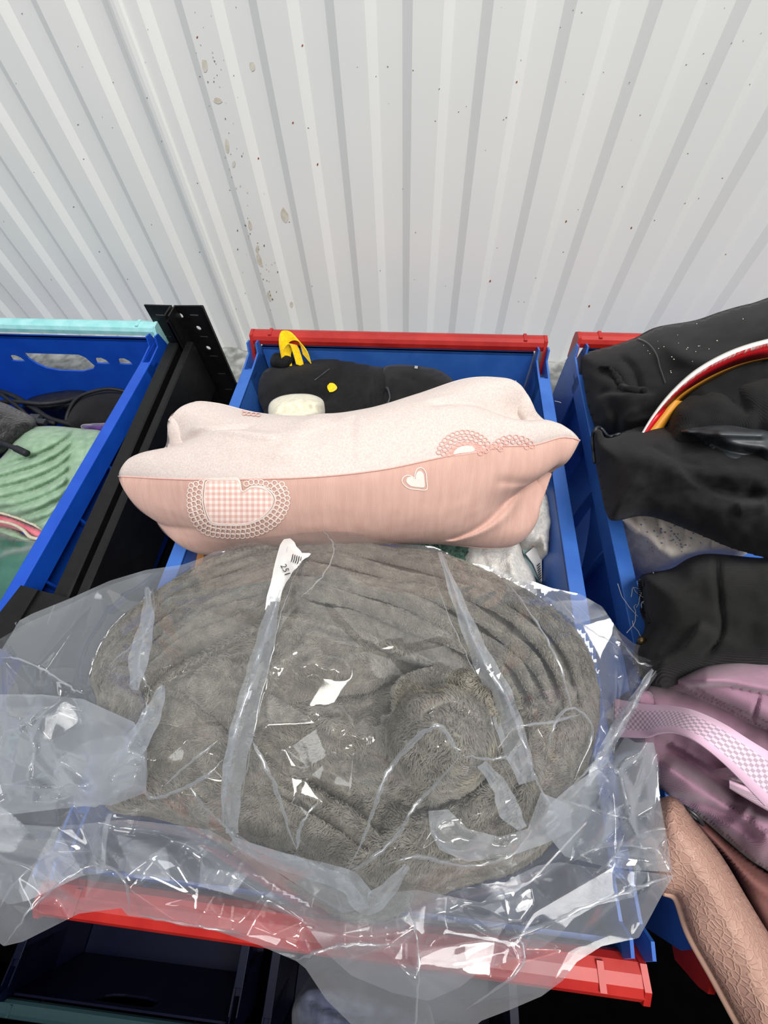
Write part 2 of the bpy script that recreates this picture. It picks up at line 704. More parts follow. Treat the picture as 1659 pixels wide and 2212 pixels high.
def bar(name, a, bpt, w, h, parent, lip=None):
    """Box section rail between two floor-plan points (top middle)."""
    a, bpt = Vector(a), Vector(bpt)
    d = (bpt - a)
    L = d.length
    d.normalize()
    s = Vector((d.y, -d.x, 0)).normalized()
    m = MB()
    secn = [(-w / 2, -h), (w / 2, -h), (w / 2, -0.0015), (w / 2 - 0.0015, 0), (-w / 2 + 0.0015, 0), (-w / 2, -0.0015)]
    if lip:
        secn = [(-w / 2, -h), (w / 2 + lip, -h), (w / 2 + lip, -h + 0.003), (w / 2, -h + 0.003), (w / 2, -0.0015), (w / 2 - 0.0015, 0), (-w / 2 + 0.0015, 0), (-w / 2, -0.0015)]
    m.prism(secn, lambda p: a + s * p[0] + Vector((0, 0, p[1])), lambda p: bpt + s * p[0] + Vector((0, 0, p[1])))
    return m.build(name, M_BLACK, parent)


p0, p1 = at(371, 748, 0.0), at(128, 1290, 0.0)
dd = (p1 - p0)
bar('side_rail', p0 + dd * -0.02, p0 + dd * 1.6, 0.017, 0.03, rack)
p0, p1 = at(409, 738, 0.002), at(168, 1300, 0.002)
dd = (p1 - p0)
bar('side_rail', p0 + dd * 0.0, p0 + dd * 1.6, 0.010, 0.085, rack, lip=0.017)
# short corner brackets at the front post
for quad in ([(45, 1264, .012), (82, 1274, .012), (4, 1402, .012), (-48, 1384, .012)], [(84, 1275, .009), (160, 1294, .009), (72, 1440, .009), (6, 1402, .009)]):
    A = [at(*q) for q in quad]
    mb_ = MB()
    mb_.prism(range(4), lambda i: A[i], lambda i: A[i] - np.array([0, 0, .06]))
    mb_.build('corner_bracket', M_BLACK, rack)
A = [at(*q) for q in ((116, 1306, .0092), (119, 1307, .0092), (103, 1350, .0092), (100, 1349, .0092))]
mb_ = MB()
mb_.prism(range(4), lambda i: A[i], lambda i: A[i] - np.array([0, 0, .0008]))
mb_.build('slot_edge', material('scuffed_steel_edge', (70, 70, 68), 0.5, 0.5), rack)
MB().box(-1.0, 1.0, -0.10, 0.505, Z_SHELF - 0.02, Z_SHELF).build('shelf_board', M_BLACK, rack)
for x in (-0.40, 0.62):
    MB().box(x - 0.02, x + 0.02, -0.10, -0.06, Z_FLOOR, Z_SHELF - 0.02).build('leg', M_BLACK, rack)
    MB().box(x - 0.02, x + 0.02, 0.44, 0.48, Z_FLOOR, Z_SHELF - 0.02).build('leg', M_BLACK, rack)
MB().box(-1.0, 1.0, -0.42, 0.505, -0.82, -0.80).build('shelf_board', M_FLOOR, rack)


# ------------------------------------------------------------------ crates
def plastic(name, c, c2):
    return material(name, c, 0.42, 0.45, c2, 25, bump='noise', bscale=220, bstr=0.06)


M_BLUE = plastic('mid_blue_plastic', (44, 92, 174), (54, 104, 184))
M_BLUE_L = plastic('deep_blue_plastic', (14, 70, 178), (18, 78, 188))
M_RED = material('worn_red_plastic', (156, 26, 24), 0.42, 0.5, (176, 40, 34), 30, bump='noise', bscale=250, bstr=0.05)
M_AQUA = material('pale_aqua_plastic', (140, 205, 208), 0.6, 0.4, (165, 218, 220), 60)
M_NAVY_SHADED = plastic('shaded_navy_plastic', (7, 13, 44), (9, 16, 52))  # navy darkened so the colour itself carries the shade low down


def arc_hole(y0, y1, z0, z1):
    """long opening with a curved upper edge"""
    n = 10
    top = [(y1 + (y0 - y1) * i / n, z1 - (z1 - z0) * 0.55 * (2 * i / n - 1) ** 2) for i in range(n + 1)]
    return [(y0 + 0.006, z0), (y1 - 0.006, z0)] + top


def crate(name, loc, rz, body_mat, bar_mat, label, group=None, front_z=-0.006, back_z=0.009, W=0.2, D=0.292, H=0.2, bars=(1, -1), ovals=()):
    WORLD[0] = False
    t = empty(name, loc, label, 'crate', group, rz=rz)
    m = MB()
    m.box(-W + 0.016, W - 0.016, -D + 0.01, D - 0.01, -H, -H + 0.004)
    for s in (-1, 1):
        xi, xo = s * (W - 0.0145), s * W
        # long inner wall with two arched openings
        m.plate([(-D + 0.008, -H), (D - 0.008, -H), (D - 0.008, -0.001), (-D + 0.008, -0.001)],
                [arc_hole(-0.20, -0.02, -0.155, -0.045), arc_hole(0.02, 0.20, -0.155, -0.045)],
                lambda u, v, xi=xi: (xi, u, v), (s * 0.003, 0, 0))
        # flat rim
        m.box(min(xi, xo), max(xi, xo), -D + 0.055, D - 0.055, -0.004, 0.0, 0.0008)
        m.box(min(xo - s * 0.003, xo), max(xo - s * 0.003, xo), -D + 0.055, D - 0.055, -0.022, -0.003)
        for i in range(7):
            y = -0.225 + i * 0.075
            m.box(min(xi + s * 0.003, xo - s * 0.0005), max(xi + s * 0.003, xo - s * 0.0005), y - 0.0012, y + 0.0012, -H, -0.003)
        m.box(min(xi + s * 0.003, xo), max(xi + s * 0.003, xo), -D + 0.03, D - 0.03, -H * 0.55, -H * 0.55 + 0.003)
        # forked corners that carry the swing bars
        for e in (-1, 1):
            prof = [(D - 0.070, -0.11), (D, -0.11), (D, -0.022), (D - 0.010, 0.012), (D - 0.019, 0.014), (D - 0.024, 0.002), (D - 0.050, 0.000), (D - 0.070, -0.001)]
            for xx, th in ((xi, 0.0022), (xo - s * 0.0022, 0.0022)):
                m.plate([(e * y, z) for y, z in prof], [], lambda u, v, xx=xx: (xx, u, v), (s * th, 0, 0))
            m.box(min(xi, xo), max(xi, xo), e * (D - 0.052) - 0.008, e * (D - 0.052) + 0.008, -0.012, -0.008)
    for e in (-1, 1):
        y = e * (D - 0.012)
        handle = [(-0.050, -0.036), (-0.050, -0.026), (0.040, -0.026), (0.048, -0.031), (0.053, -0.046), (0.047, -0.052), (0.025, -0.058), (-0.015, -0.058), (-0.034, -0.054), (-0.044, -0.046)]
        oval = lambda c: [(c + 0.011 * math.cos(a), -0.041 + (0.011 if math.sin(a) > 0 else 0.001) * math.sin(a)) for a in np.linspace(0, 2 * math.pi, 10, endpoint=False)]
        m.plate([(-W + 0.0165, -H), (W - 0.0165, -H), (W - 0.0165, 0.003 if e > 0 else -0.016), (-W + 0.0165, 0.003 if e > 0 else -0.016)], [handle] + [oval(c) for c in ovals],
                lambda u, v, y=y: (u, y, v), (0, e * 0.003, 0))
        if e > 0:
            m.box(-W + 0.0165, W - 0.0165, y, y + 0.006, -0.001, 0.003)
        for sx in (-1, 1):
            m.box(sx * 0.13 - 0.0012, sx * 0.13 + 0.0012, min(y + e * 0.003, y + e * 0.011), max(y + e * 0.003, y + e * 0.011), -H, -0.006)
    m.build('body', body_mat, t)
    for e in bars:
        z = back_z if e > 0 else front_z
        y = e * (D + (0.001 if e > 0 else 0.002))
        r = MB()
        secb = [(-0.0105, -0.004), (-0.0105, 0.002), (-0.008, 0.0065), (-0.003, 0.0085), (0.003, 0.0085), (0.008, 0.0065), (0.0105, 0.002), (0.0105, -0.004), (0.008, -0.004), (0.008, 0.0), (-0.008, 0.0), (-0.008, -0.004)]
        r.prism(secb, lambda p: (-W + 0.005, y + p[0], z + p[1]), lambda p: (W - 0.005, y + p[0], z + p[1]))
        for sx in (-1, 1):
            x0 = sx * (W - 0.006)
            arm = [(y - e * 0.024, z - 0.030), (y + e * 0.006, z - 0.030), (y + e * 0.0115, z - 0.006), (y + e * 0.0115, z + 0.0035), (y + e * 0.004, z + 0.0095), (y - e * 0.008, z + 0.0085), (y - e * 0.014, z - 0.004)]
            r.plate(arm, [], lambda u, v, x0=x0: (x0, u, v), (sx * 0.004, 0, 0))
            r.box(sx * (W - 0.03) - 0.002, sx * (W - 0.03) + 0.002, y - 0.0070, y + 0.0070, z - 0.002, z + 0.0092)
        r.build('swing_bar', bar_mat, t)
    WORLD[0] = True
    return t


GR = 'blue crates with swing bars on the top shelf'
crate('storage_crate', (-0.047, 0.197, 0), 0.017, M_BLUE, M_RED, 'blue plastic crate with red swing bars under the pink pillow and bagged blanket', GR)
crate('storage_crate', (0.386, 0.212, 0), 0.01, M_BLUE, M_RED, 'blue plastic crate with red swing bars holding black jackets and lilac bag', GR)
crate('storage_crate', (-0.566, 0.197, 0), 0.015, M_BLUE_L, M_AQUA, 'blue plastic crate with pale aqua swing bar holding the mint pouch', GR, back_z=0.012, W=0.186, ovals=(-0.07, 0.07, 0.107))
crate('storage_crate', (-0.44, -0.10, -0.60), 0.03, M_NAVY_SHADED, material('shaded_teal_plastic', (60, 92, 100), 0.6, 0.4), 'navy crate with teal bar on the low shelf, both colours darkened for shade', 'crates on the low shelf')  # bar is a darker teal, with the shade put into its colour
crate('storage_crate', (0.0, -0.115, -0.60), 0.03, M_NAVY_SHADED, M_RED, 'navy crate with red bar on the low shelf, crate colour darkened for shade', 'crates on the low shelf')


# ------------------------------------------------------------------ pink bone-shaped pillow
def fabric(name, c, c2, ns=300, rough=0.9, sheen=0.25, **k):
    return material(name, c, rough, 0.25, c2, ns, sheen=sheen, **k)


M_PALE = fabric('pale_pink_white_weave', (197, 180, 174), (206, 197, 192), 700, sheen=0.1, bump='noise', bscale=900, bstr=0.25, bdist=0.0006, detail=5)
M_PINK = fabric('rose_rib_knit', (194, 156, 144), (202, 165, 153), 200, sheen=0.1, bump='X', bscale=260, bstr=0.3, bdist=0.0006, stretch=(1.0, 0.15, 0.15))
M_LACE = fabric('cream_lace_thread', (224, 204, 196), (230, 212, 204), 500, sheen=0.1)
M_ROSE = fabric('rose_lace_thread', (212, 160, 150), (222, 172, 162), 500)


def gingham():
    m = fabric('rose_gingham', (246, 226, 218), (250, 232, 226), 500)
    nt = m.node_tree
    b = nt.nodes['Principled BSDF']
    uv = nt.nodes.new('ShaderNodeUVMap')
    uv.uv_map = 'cloth'
    sx = nt.nodes.new('ShaderNodeSeparateXYZ')
    nt.links.new(uv.outputs[0], sx.inputs[0])
    parts = []
    for k in (0, 1):
        w = nt.nodes.new('ShaderNodeMath')
        w.operation = 'SINE'
        mu = nt.nodes.new('ShaderNodeMath')
        mu.operation = 'MULTIPLY'
        mu.inputs[1].default_value = 0.52
        nt.links.new(sx.outputs[k], mu.inputs[0])
        nt.links.new(mu.outputs[0], w.inputs[0])
        g = nt.nodes.new('ShaderNodeMath')
        g.operation = 'GREATER_THAN'
        g.inputs[1].default_value = 0.0
        nt.links.new(w.outputs[0], g.inputs[0])
        parts.append(g)
    ad = nt.nodes.new('ShaderNodeMath')
    ad.operation = 'ADD'
    nt.links.new(parts[0].outputs[0], ad.inputs[0])
    nt.links.new(parts[1].outputs[0], ad.inputs[1])
    r = nt.nodes.new('ShaderNodeValToRGB')
    r.color_ramp.interpolation = 'CONSTANT'
    e = r.color_ramp.elements
    e[0].position, e[0].color = 0.0, lin((248, 228, 220))
    e[1].position, e[1].color = 0.34, lin((234, 200, 190))
    x = e.new(0.67)
    x.color = lin((220, 176, 166))
    dv = nt.nodes.new('ShaderNodeMath')
    dv.operation = 'MULTIPLY'
    dv.inputs[1].default_value = 0.5
    nt.links.new(ad.outputs[0], dv.inputs[0])
    nt.links.new(dv.outputs[0], r.inputs[0])
    nt.links.new(r.outputs[0], b.inputs['Base Color'])
    return m


M_GING = gingham()


def seam_curve(pts, n=140):
    """pts: (px,py,z,s): world curve sampled at s in 0..1"""
    P = np.array([list(at(x, y, z)) for x, y, z, s in pts])
    S = np.array([s for *_, s in pts])
    fine = spline(np.column_stack([P, S]), 14)
    s = np.linspace(0, 1, n)
    sf = np.maximum.accumulate(fine[:, 3] + np.arange(len(fine)) * 1e-7)
    return np.column_stack([np.interp(s, sf, fine[:, k]) for k in range(3)])


NS, NW = 150, 44
CL, CR = (432, 1040, 0.058), (1098, 985, 0.052)
S1 = seam_curve([(*CL, 0), (405, 915, 0.098, .09), (415, 872, 0.105, .13), (470, 872, 0.105, .19), (560, 893, 0.103, .28), (680, 901, 0.101, .41), (800, 884, 0.101, .55),
                 (905, 851, 0.103, .67), (1000, 820, 0.107, .77), (1068, 816, 0.108, .845), (1108, 828, 0.104, .89), (1110, 880, 0.095, .93), (*CR, 1)], NS)
S2 = seam_curve([(*CL, 0), (330, 1030, 0.078, .07), (262, 1029, 0.083, .115), (275, 1030, 0.086, .135), (400, 1036, 0.106, .23), (560, 1035, 0.122, .36), (700, 1029, 0.126, .48), (830, 1014, 0.124, .59),
                 (945, 990, 0.118, .69), (1060, 966, 0.108, .78), (1150, 962, 0.100, .85), (1215, 945, 0.094, .89), (1252, 953, 0.090, .91), (1190, 962, 0.078, .95), (*CR, 1)], NS)
S3 = seam_curve([(*CL, 0), (425, 1140, 0.026, .08), (440, 1195, 0.012, .13), (520, 1190, 0.016, .2), (640, 1175, 0.022, .35), (800, 1170, 0.024, .52), (950, 1175, 0.02, .68),
                 (1060, 1184, 0.012, .80), (1120, 1172, 0.006, .86), (1148, 1120, 0.014, .90), (1140, 1060, 0.030, .94), (*CR, 1)], NS)
CEN = (S1 + S2 + S3) / 3


def pillow_panel(A, B, amp, vl, vr, mats, name, parent, extra=None):
    s = np.linspace(0, 1, NS)
    w = np.linspace(0, 1, NW)
    V = np.zeros((NS, NW, 3))
    env = np.clip(np.minimum(s, 1 - s) / 0.16, 0, 1)
    env = env * env * (3 - 2 * env)
    vall = vl * np.exp(-((s - 0.12) / 0.075) ** 2) + vr * np.exp(-((s - 0.88) / 0.075) ** 2)
    tips = np.exp(-((s - 0.12) / 0.075) ** 2) + np.exp(-((s - 0.88) / 0.075) ** 2)
    waist = np.exp(-((s - 0.5) / 0.33) ** 4)
    for i in range(NS):
        chord = B[i] - A[i]
        base = A[i][None] + w[:, None] * chord[None]
        t = CEN[min(i + 1, NS - 1)] - CEN[max(i - 1, 0)]
        n = np.cross(t, chord)
        n /= np.linalg.norm(n) + 1e-9
        if n.dot((A[i] + B[i]) / 2 - CEN[i]) < 0:
            n = -n
        L = np.linalg.norm(chord)
        arch = np.sin(np.pi * w) ** 0.75
        lobes = np.abs(np.sin(2 * np.pi * w)) ** 0.7
        off = amp * (0.35 + 0.65 * waist[i]) * env[i] * arch - vall[i] * np.exp(-((w - .5) / .2) ** 2) + 0.006 * tips[i] * lobes * env[i]
        V[i] = base + off[:, None] * n[None]
    P2 = np.stack(np.meshgrid(s * 30, w * 10, indexing='ij'), -1).reshape(-1, 2)
    if extra:
        V += extra(s[:, None], w[None])[..., None] * np.array([0, -0.35, 0.94])
    V += (0.0011 * fbm(P2, 0.5, 3, 3)).reshape(NS, NW, 1) * np.sin(np.pi * w)[None, :, None] * np.array([0, -.4, .9])
    V = V.reshape(-1, 3)
    F = [(i * NW + j, (i + 1) * NW + j, (i + 1) * NW + j + 1, i * NW + j + 1) for i in range(NS - 1) for j in range(NW - 1)]
    o = mesh(name, V, F, mats, parent)
    fix_normals(o)
    return o


def crease(s, w, s0, w0, s1, w1, wd, h):
    dx, dy = s1 - s0, (w1 - w0) * 0.35
    t = np.clip(((s - s0) * dx + (w - w0) * 0.35 * dy) / (dx * dx + dy * dy), 0, 1)
    d = np.hypot(s - s0 - t * dx, (w - w0) * 0.35 - t * dy)
    return h * np.exp(-(d / wd) ** 2)


pillow = empty('bone_pillow', at(760, 1100, 0.02), 'pale pink and white bone-shaped pillow with woven hearts lying across the crate', 'pillow')
pt = pillow_panel(S1, S2, 0.016, 0.022, 0.022, M_PALE, 'top_panel', pillow,
                  lambda s, w: crease(s, w, .2, .42, .36, .62, .018, .004) - crease(s, w, .15, .5, .3, .45, .012, .005) - crease(s, w, .83, .55, .70, .45, .016, .004)
                  - crease(s, w, .52, .4, .53, .95, .008, .002) + crease(s, w, .44, .2, .40, .8, .03, .003))
pt['label'] = 'pale white woven panel'
pf = pillow_panel(S2, S3, 0.021, 0.0, 0.024, M_PINK, 'front_panel', pillow,
                  lambda s, w: -crease(s, w, .70, .78, .86, .42, .012, .005) + crease(s, w, .70, .86, .84, .55, .014, .004) - crease(s, w, .86, .3, .80, .25, .012, .003))
pf['label'] = 'rose pink ribbed panel'
pillow_panel(S3, S1, 0.012, 0.015, 0.015, M_PINK, 'back_panel', pillow)
# stitched seams
for S_, mm in ((S2, M_ROSE), (S1, M_PALE), (S3, M_PINK)):
    tube('seam', S_[6:-6] + np.array([0, -0.0002, 0.0004]), 0.0006, mm, pillow, 6)

pb = bvh_of([o for o in bpy.data.objects if o.parent == pillow and 'panel' in o.name])


def add_uv(o, P):
    me = o.data
    lay = me.uv_layers.new(name='cloth')
    for l in me.loops:
        lay.data[l.index].uv = P[l.vertex_index]


# big gingham heart with a lace collar on the front panel
heart = spline([(445, 1050), (452, 1038), (486, 1037), (516, 1038), (524, 1062), (545, 1052), (572, 1055), (590, 1073), (586, 1095), (566, 1116), (535, 1129), (500, 1131), (462, 1128), (450, 1112), (443, 1082)], 5, True)
V, F, P = patch_on(pb, heart, 5, 0.0006)
o = mesh('gingham_heart', V, F, M_GING, pillow)
add_uv(o, P)
V, F = ribbon_on(pb, [np.vstack([heart, heart[:1]]), (np.vstack([heart, heart[:1]]) - (515, 1085)) * 1.06 + (515, 1085)], 3.0, 0.0008)


def lace(center_fn, rings, rad, per, lines):
    for r in rings:
        n = per
        for i in range(n):
            a = (i + 0.5 * (r % 2)) / n
            c = center_fn(a, r)
            th = np.linspace(0, 2 * np.pi, 11)
            lines.append(np.column_stack([c[0] + rad * 1.05 * np.cos(th), c[1] + rad * np.sin(th)]))


lc = spline([(434, 1042), (428, 1075), (432, 1108), (452, 1132), (490, 1139), (535, 1138), (572, 1125), (596, 1103), (604, 1076), (592, 1052), (566, 1040), (538, 1041), (524, 1050)], 10)


def along(L, off):
    L = np.asarray(L)
    T = np.gradient(L, axis=0)
    T /= np.hypot(*T.T)[:, None]
    return L + np.stack([T[:, 1], -T[:, 0]], 1) * off


lines = []
for k, off in enumerate((2, -8, -17)):
    Lk = along(lc, off)
    seg = np.concatenate([[0], np.cumsum(np.hypot(*np.diff(Lk, axis=0).T))])
    n = int(seg[-1] / 10.5)
    for i in range(n):
        t = (i + 0.5 * (k % 2)) / n * seg[-1]
        c = (np.interp(t, seg, Lk[:, 0]), np.interp(t, seg, Lk[:, 1]))
        th = np.linspace(0, 2 * np.pi, 10)
        lines.append(np.column_stack([c[0] + 6 * np.cos(th), c[1] + 5.6 * np.sin(th)]))
lines = [l for l in lines if l[:, 1].min() > 1035]
V2, F2 = ribbon_on(pb, lines, 2.4, 0.0007)
k = len(V)
mesh('lace_collar', V + V2, F + [tuple(i + k for i in f) for f in F2], M_LACE, pillow)
# small heart
sh = spline([(921, 1057), (900, 1057), (882, 1054), (870, 1044), (869, 1034), (878, 1027), (889, 1029), (895, 1033), (896, 1024), (901, 1013), (911, 1011), (919, 1020), (921, 1036)], 4, True)
V, F, P = patch_on(pb, (sh - (902, 1037)) * 0.74 + (902, 1037), 3, 0.0006)
V2, F2 = ribbon_on(pb, [np.vstack([sh, sh[:1]])], 2.2, 0.0006)
k = len(V)
mesh('small_heart', V + V2, F + [tuple(i + k for i in f) for f in F2], M_LACE, pillow)
# rose lace on the pale panel
half = spline([(972, 982), (982, 968), (1000, 961), (1020, 960), (1030, 967), (1026, 976), (1000, 980)], 4, True)
lines = []
for c0, r0, a0, a1 in (((1004, 984), (34, 26), 185, 350), ((1004, 984), (46, 38), 185, 345), ((1004, 984), (57, 50), 188, 340), ((1108, 968), (30, 14), 185, 355), ((1108, 968), (42, 24), 185, 352), ((1066, 975), (16, 12), 190, 340)):
    n = max(4, int(math.radians(a1 - a0) * (r0[0] + r0[1]) / 2 / 10))
    for i in range(n + 1):
        a = math.radians(a0 + (a1 - a0) * i / n)
        c = (c0[0] + r0[0] * math.cos(a), c0[1] + r0[1] * math.sin(a))
        th = np.linspace(0, 2 * np.pi, 9)
        lines.append(np.column_stack([c[0] + 5.6 * np.cos(th), c[1] + 4.6 * np.sin(th)]))
for i in range(9):
    c = (528 + (i % 5) * 10, 886 + (i // 5) * 8 + (i % 5) * 1.0)
    th = np.linspace(0, 2 * np.pi, 8)
    lines.append(np.column_stack([c[0] + 5 * np.cos(th), c[1] + 3.6 * np.sin(th)]))
V, F = ribbon_on(pb, lines, 1.9, 0.0007)
hp = spline([(968, 986), (976, 968), (995, 957), (1020, 955), (1038, 964), (1046, 975)], 5, True)
V2, F2, _ = patch_on(pb, hp, 4, 0.0004)
k = len(V)
rl = mesh('rose_lace', V + V2, F + [tuple(i + k for i in f) for f in F2], M_ROSE, pillow)
rl['kind'] = 'stuff'
V, F, P = patch_on(pb, (half - (1003, 970)) * 0.8 + (1003, 971), 3, 0.0009)
mesh('half_heart', V, F, M_LACE, pillow)

# ------------------------------------------------------------------ things in the middle crate
M_BLK = fabric('black_jersey', (13, 13, 15), (20, 20, 22), 160, sheen=0.04, bump='noise', bscale=500, bstr=0.2)
M_BLK2 = fabric('black_softshell', (15, 15, 17), (22, 22, 24), 60, sheen=0.05, bump='noise', bscale=260, bstr=0.15)
M_SHINY = material('dark_grey_nylon', (36, 38, 42), 0.45, 0.5, (52, 56, 60), 70)
M_YEL = fabric('yellow_webbing', (228, 186, 0), (246, 208, 20), 300, bump='Y', bscale=400, bstr=0.3)
M_CREAM = fabric('cream_fleece', (206, 200, 178), (224, 218, 198), 200, bump='noise', bscale=400, bstr=0.5)

o = puff('black_garment', [(556, 850), (560, 810), (590, 790), (640, 780), (700, 766), (760, 775), (800, 785), (845, 800), (860, 850), (840, 920), (760, 950), (600, 940), (570, 890)],
         -0.034, 0.04, 70, M_BLK, feats=[('fold', [(820, 930), (800, 870), (820, 780)], 14, 0.014, 30), ('line', [(590, 830), (660, 800), (740, 800)], 18, 0.006),
                                           ('line', [(690, 880), (730, 820), (740, 780)], 10, -0.005), ('line', [(600, 880), (670, 850), (720, 870)], 12, -0.006), ('noise', 0.02, 0.004, 5)], thick=0.14)
tag(o, 'bunched black jersey garment with yellow dot at the back of the middle crate', 'garment')
gb = bvh_of([o])
V, F, P = patch_on(gb, spline([(707, 834), (715, 828), (726, 833), (729, 841), (719, 848), (709, 845)], 4, True), 3, 0.0012)
mesh('yellow_dot', V, F, M_YEL, o)
V, F = ribbon_on(gb, [np.array([(680 + i * 4, 822 - i * 3) for i in range(9)], float)], 2.0, 0.001)
mesh('stitching', V, F, M_SHINY, o)
o = puff('black_sleeve', [(585, 790), (583, 760), (600, 748), (625, 752), (640, 775), (620, 800)], -0.03, 0.03, 26, M_BLK, feats=[('line', [(600, 750), (610, 790)], 6, -0.004)], thick=0.09, step=5)
tag(o, 'short black knitted sleeve poking up behind the yellow loop', 'sleeve')


def strap(name, path, width, mats, parent=None, n=10, thick=0.0012):
    """path: (px,py,z, wx,wy,wz) centre line with a width direction in world space; built as a thin solid band."""
    s = spline(path, n)
    C = at(s[:, 0], s[:, 1], s[:, 2])
    Wd = s[:, 3:6] / np.linalg.norm(s[:, 3:6], axis=1)[:, None]
    T = np.gradient(C, axis=0)
    N = np.cross(T, Wd)
    N /= np.linalg.norm(N, axis=1)[:, None] + 1e-9
    V, F = [], []
    for i in range(len(C)):
        for a, b_ in ((-.5, 0), (.5, 0), (.5, 1), (-.5, 1)):
            V.append(C[i] + Wd[i] * width * a + N[i] * thick * b_)
    for i in range(len(C) - 1):
        for k in range(4):
            F.append((4 * i + k, 4 * i + (k + 1) % 4, 4 * i + 4 + (k + 1) % 4, 4 * i + 4 + k))
    F += [(3, 2, 1, 0), tuple(4 * (len(C) - 1) + k for k in range(4))]
    o = mesh(name, V, F, mats, parent, smooth=False)
    fix_normals(o)
    return o


o = strap('yellow_loop', [(615, 788, -0.012, .25, -.2, -1), (609, 755, 0.006, .3, -.3, -1), (616, 728, 0.016, .6, -.5, -.6), (636, 727, 0.018, .7, -.6, -.4), (655, 748, 0.008, .7, -.6, -.4), (664, 775, -0.006, .7, -.6, -.4)], 0.017, M_YEL)
tag(o, 'yellow webbing loop standing up against the back red bar', 'strap')
o = strap('yellow_loop', [(622, 790, -0.012, .6, .3, -.3), (620, 762, 0.0, .6, .3, -.5), (632, 745, 0.008, .5, .5, -.5), (642, 768, -0.002, .6, .3, -.5), (648, 790, -0.012, .6, .3, -.5)], 0.012, M_YEL)
tag(o, 'inner fold of yellow webbing beneath the taller yellow loop', 'strap')
o = puff('dark_nylon_garment', [(820, 800), (850, 786), (900, 788), (950, 800), (985, 830), (1000, 880), (960, 940), (860, 950), (826, 900), (815, 850)], -0.028, 0.04, 50, M_BLK2,
         feats=[('fold', [(830, 920), (832, 860), (845, 800)], 10, 0.01, 30), ('line', [(850, 800), (930, 815), (985, 850)], 9, 0.006), ('line', [(870, 900), (900, 840), (890, 800)], 10, -0.008), ('line', [(900, 810), (945, 800)], 7, -0.006)], thick=0.13)
tag(o, 'rumpled dark garment with grey edge next to the black one, above the pillow', 'garment')
ob = bvh_of([o])
V, F = ribbon_on(ob, [spline([(880, 792), (915, 797), (948, 803)], 6)], 6, 0.001)
mesh('grey_edging', V, F, material('light_grey_binding', (176, 180, 182), 0.6), o)
V, F = ribbon_on(ob, [spline([(826, 858), (836, 838), (843, 860), (836, 875), (828, 866)], 6), spline([(840, 870), (828, 885), (838, 895)], 6)], 4, 0.002)
mesh('shiny_cord', V, F, M_SHINY, o)
o = puff('cream_mitten', [(580, 895), (582, 872), (600, 858), (632, 851), (672, 852), (697, 864), (700, 885), (690, 905), (640, 918), (590, 910)], 0.014, 0.028, 26, M_CREAM,
         feats=[('line', [(600, 875), (640, 866), (690, 872)], 8, 0.003), ('line', [(665, 850), (660, 870), (672, 890)], 6, -0.004), ('noise', 0.05, 0.0015, 2)], thick=0.10, step=4)
tag(o, 'cream fleece bundle peeking out above the left of the pillow', 'cloth')

M_GREENF = fabric('dark_green_fluff', (46, 78, 66), (92, 130, 116), 160, bump='noise', bscale=180, bstr=1.0, bdist=0.006)
o = puff('green_fluffy_cloth', [(880, 1150), (960, 1150), (1030, 1165), (1040, 1230), (1000, 1270), (900, 1260), (860, 1200)], -0.075, 0.03, 50, M_GREENF, feats=[('noise', 0.12, 0.006, 4)], thick=0.1, step=5)
tag(o, 'dark green fluffy cloth seen in the gap below the pillow', 'cloth')
M_TULLE = fabric('white_net', (196, 192, 187), (222, 219, 214), 260, bump='pebble', bscale=900, bstr=0.7, bdist=0.0008)
o = puff('white_net_bag', [(1128, 1070), (1150, 1052), (1178, 1058), (1195, 1085), (1197, 1125), (1190, 1150), (1184, 1195), (1172, 1192), (1163, 1176), (1130, 1172), (1118, 1140), (1120, 1100)], -0.045, 0.03, 30, M_TULLE,
         feats=[('noise', 0.05, 0.003, 8), ('line', [(1150, 1060), (1165, 1110), (1160, 1170)], 9, -0.004), ('line', [(1140, 1110), (1170, 1130)], 7, 0.004)], thick=0.12, step=4)
tag(o, 'white net pouch bulging beside the lower right corner of pillow', 'pouch')
o = puff('white_mesh_cloth', [(1010, 1180), (1040, 1172), (1080, 1180), (1120, 1165), (1130, 1200), (1150, 1235), (1160, 1275), (1150, 1330), (1060, 1330), (1010, 1280), (995, 1230)], -0.06, 0.03, 40, M_TULLE,
         feats=[('line', [(1035, 1180), (1050, 1230), (1090, 1290)], 10, -0.008), ('line', [(1100, 1180), (1110, 1240), (1140, 1300)], 12, 0.008), ('noise', 0.04, 0.004, 9)], thick=0.1, step=5)
tag(o, 'crumpled white mesh cloth between the bagged blanket and the net pouch', 'cloth')

# printed packet
M_CARD = material('white_card', (228, 228, 226), 0.5, 0.4)
M_TEAL = material('grey_teal_card', (120, 150, 156), 0.5, 0.4)
M_INK = material('black_ink', (30, 30, 32), 0.6, 0.3)
M_KRAFT = material('brown_cardboard', (166, 112, 62), 0.8, 0.2, (180, 124, 72), 50)
pk = empty('printed_packet', at(1150, 1220, -0.11), 'white and grey-teal printed packet with barcode beside the white mesh cloth', 'packet')
z0 = -0.055


def slab(name, quad, z, th, m, parent, n=None):
    P = [at(x, y, zz) for x, y, zz in quad]
    V = list(P) + [p - np.array([0, 0, th]) for p in P]
    k = len(P)
    F = [tuple(range(k)), tuple(range(2 * k - 1, k - 1, -1))] + [((i + 1) % k, i, k + i, k + (i + 1) % k) for i in range(k)]
    o = mesh(name, V, F, m, parent, smooth=False)
    fix_normals(o)
    return o


